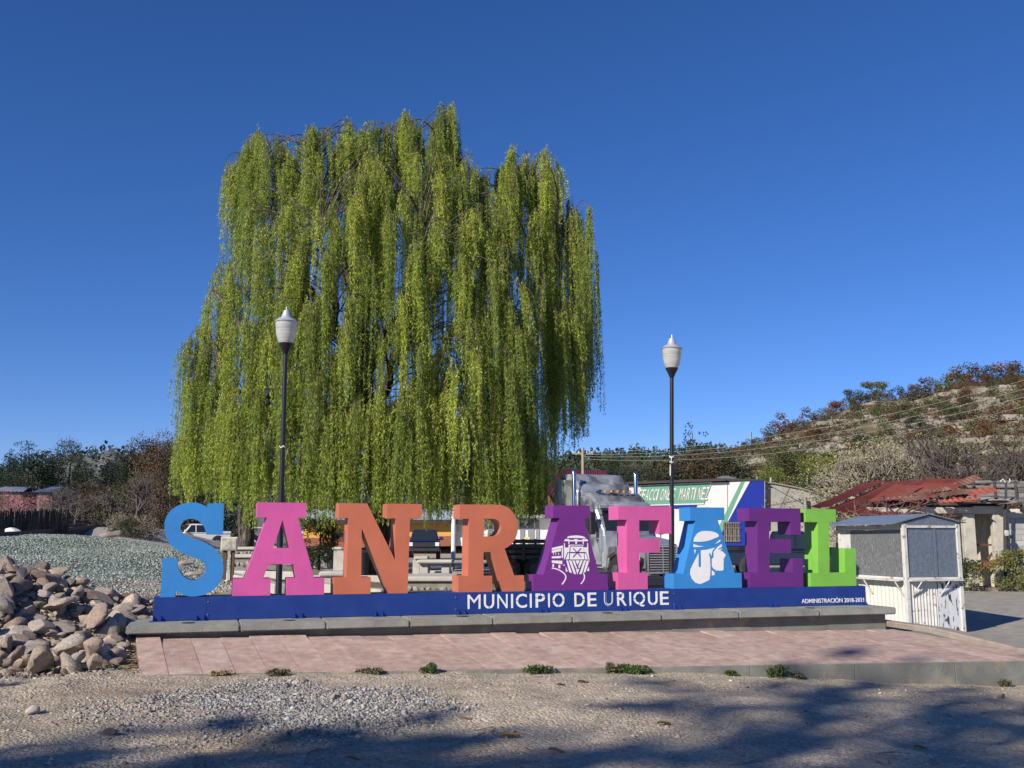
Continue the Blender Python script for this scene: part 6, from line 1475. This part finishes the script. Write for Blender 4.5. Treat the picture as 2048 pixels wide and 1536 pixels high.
for a in ((862, 1350, .085, .10, weed_m, 'small dark green weed at the pavement edge below the R'), (1076, 1352, .15, .085, weed_m, 'green weed clump at the pavement edge below the purple A'), (1256, 1354, .20, .10, weed_m, 'largest green weed clump at the pavement edge below the F', 'weed', 700), (1220, 1352, .06, .11, mat('olive weed', (.10, .10, .05)), 'thin brownish weed just left of the largest clump'),
          (1458, 1356, .06, .06, weed_m, 'tiny weed by the kerb right of the largest clump'), (1550, 1352, .11, .13, weed_m, 'tall dark weed against the grey kerb'), (1590, 1356, .10, .05, mat('olive weed', (.1,) * 3), 'low straggling weed at the foot of the grey kerb'), (745, 1354, .12, .05, mat('olive weed', (.1,) * 3), 'low dry weed at the pavement edge below the N'), (560, 1355, .14, .045, mat('olive weed', (.1,) * 3), 'low dry weed among the grey gravel at the pavement edge'), (2005, 1378, .06, .08, mat('olive weed', (.1,) * 3), 'small weed at the kerb near the right edge'), (450, 1352, .1, .04, dryw, 'dry straw tuft at the pavement corner', 'weed', 200)): weed(*a)
# dry straw drift by the stones
ps = []
for k in range(420):
    x, y = RNG.normal(-4.25, .28), RNG.normal(11.55, .35); z = relief(np.array([x]), np.array([y]))[0] + .02; a_ = RNG.uniform(0, 6.28); l_2 = RNG.uniform(.08, .28); e = np.array([math.cos(a_) * l_2, math.sin(a_) * l_2, RNG.uniform(-.01, .06)])
    if x > -3.98 and y < 12: continue
    ps.append(bez([np.array([x, y, z]), np.array([x, y, z + .03]) + e * .5, np.array([x, y, z]) + e], 4))
V_, F_ = tubes_np(np.array(ps), np.full((len(ps), 4), .0028), 3); o = link('straw', np_mesh('straw', V_, F_), dryw); tag(o, kind='stuff')
def ground_hit(px_, py_):
    lo = None
    for D_ in np.arange(6.2, 15, .04):
        p = at(px_, py_, D_)
        if p.z <= relief(np.array([p.x]), np.array([D_]))[0]: return p
    return at(px_, py_, 9)
leaf_m = mat('dead oak leaf', (.30, .19, .09), .8, var=.3, scale=20); leaf_r = mat('dark red dead leaf', (.13, .035, .03), .8, var=.3, scale=20)
for px_, py_, s_2, m_2, lab in ((1020, 1478, .085, leaf_m, 'large curled dry leaf in the shade at the bottom centre'), (1328, 1452, .07, leaf_m, 'curled dry leaf in the shade right of centre'), (1112, 1507, .06, leaf_m, 'dry leaf near the bottom edge right of the large one'), (1166, 1368, .06, leaf_r, 'dark red dead leaf on the sunlit dirt'), (706, 1524, .06, leaf_m, 'dry leaf near the bottom edge left of centre'), (1122, 1373, .04, leaf_r, 'small dark leaf left of the red dead leaf'), (930, 1441, .045, leaf_m, 'small dry leaf at the edge of the shadow'), (1840, 1500, .06, leaf_m, 'dry leaf in the lower right shade')):
    p = ground_hit(px_, py_); vs = []; fs = []
    for i in range(6):
        for j in range(3):
            u = i / 5; wv = math.sin(math.pi * min(1, .06 + .92 * u)) * .42; vs.append(((u - .5) * 2 * s_2, (j - 1) * wv * s_2, .012 + abs(j - 1) * .30 * s_2 + .12 * s_2 * math.sin(u * 5)))
    for i in range(5):
        for j in range(2): fs.append((i * 3 + j, i * 3 + j + 1, i * 3 + j + 4, i * 3 + j + 3))
    o = MB().add(vs, fs).build('dry_leaf', m_2, None, True); o.location = (p.x, p.y, p.z + .004); o.rotation_euler = (RNG.normal(0, .1), RNG.normal(0, .1), RNG.uniform(-.6, .6)); tag(o, lab, 'leaf', 'dead leaves on the dirt')
tw_i = 0
for px_, py_, l_2, an, lab in ((960, 1462, .30, -.5, 'thin twig in the shade left of the large curled leaf'), (1765, 1510, .42, -.55, 'bent dark stick in the lower right shade'), (815, 1440, .16, .5, 'short twig on the sunlit dirt edge'), (1400, 1415, .28, .1, 'pale thin twig at the edge of the shade'), (950, 1475, .22, .6, 'short pale twig by the bottom centre shade'), (1480, 1530, .5, -.15, 'long thin twig at the bottom edge'), (2000, 1490, .45, -.1, 'thin dark twig at the lower right edge'), (620, 1510, .2, .4, 'small twig on the shaded gravel')):
    p = ground_hit(px_, py_); d = np.array([math.cos(an), math.sin(an) * 1.0, 0]); a = np.array(p) + [0, 0, .012]
    pth = [a + d * l_2 * t + np.array([0, 0, .02 * math.sin(t * 4)]) + np.array([-d[1], d[0], 0]) * .03 * math.sin(t * 5 + tw_i) for t in np.linspace(-.5, .5, 6)]
    tb = MB().tube(pth, [.005, .005, .0045, .004, .003, .002], 5); tb.tube([pth[3], pth[3] + d * .08 + np.array([-d[1], d[0], .3]) * .06], [.003, .0015], 4)
    o = tb.build('twig', mat('dry stick', (.14, .105, .08), .9), None); tag(o, lab, 'twig', 'twigs on the dirt'); tw_i += 1
# lumps of rubble by the right kerb and loose pieces on the dirt
for i, (px_, py_, r, lab) in enumerate(((1812, 1362, .055, 'pale broken lump of concrete at the foot of the right kerb'), (1800, 1368, .04, 'grey broken lump beside the pale one at the kerb'), (1826, 1366, .035, 'small broken lump right of the pale one at the kerb'), (2003, 1397, .05, 'dark stone on the dirt near the right edge'), (1765, 1528, .05, 'dark stone at the bottom right'), (668, 1398, .06, 'grey stone on the edge of the gravel spill'), (690, 1398, .045, 'smaller grey stone right of the gravel spill'), (850, 1448, .05, 'flat grey stone at the edge of the shade'), (130, 1350, .05, 'dark stone on the dirt left of the gravel'), (60, 1430, .06, 'brown stone near the left edge'), (215, 1470, .06, 'pale stone left of the gravel spill'))):
    p = ground_hit(px_, py_); o = bpy.data.objects.new('broken_stone', smesh[(i * 4 + 2) % len(smesh)]); COL.objects.link(o); o.location = (p.x, p.y, p.z + r * .35); o.scale = (r * 1.2, r, r * .7); o.rotation_euler = (RNG.normal(0, .4), RNG.normal(0, .4), RNG.uniform(0, 6)); tag(o, lab, 'stone', 'single stones on the dirt')

# ------------------------------------------------------------------ trees behind the camera whose shade reaches the foreground
SHP = [pine_crown(500, 10000, .028, pine_m, .26, .12, 15, .55), pine_crown(501, 5200, .032, pine_m, .22, .12, 12, .6), pine_crown(502, 3000, .034, pine_m, .18, .2, 10, .7)]
def shade_tree(gx_, gy_, h, frac, me, lab, wide=1., bare=None, tr=.22):
    """stand a tree so that the part at frac*h throws its shade on ground point (gx_,gy_)"""
    L_ = h * frac / math.tan(SUN_EL); x, y = gx_ + SX * L_, gy_ + SY * L_
    tree('roadside_tree', lab, 'tree', x, y, h, me, tr, 'trees along the road behind the viewpoint', wide, bare)
SHADE_TREES = [   # ground point the tip shades, height, fraction, crown, label, width, bare limbs, trunk radius
 (7.9, 14.5, 26, 1.0, SHP[0], 'broad open pine at the roadside behind the viewpoint', 1.0, None, .26),
 (-.2, 8.5, 21, 1.0, SHP[1], 'slim pine at the roadside left of the broad open one', 1.0, None, .2),
 (-2.8, 7.0, 17, 1.0, SHP[1], 'shorter pine at the roadside, second left of the broad open one', 1.0, None, .18),
 (6.0, 9.6, 18, 1.0, SHP[2], 'slim pine at the roadside right of the broad open one', 1.0, None, .2),
 (-4.6, 11.0, 9, 1.0, SHP[1], 'small pine by the stone heap left of the viewpoint', .9, None, .15),
]
for a in SHADE_TREES: shade_tree(*a)
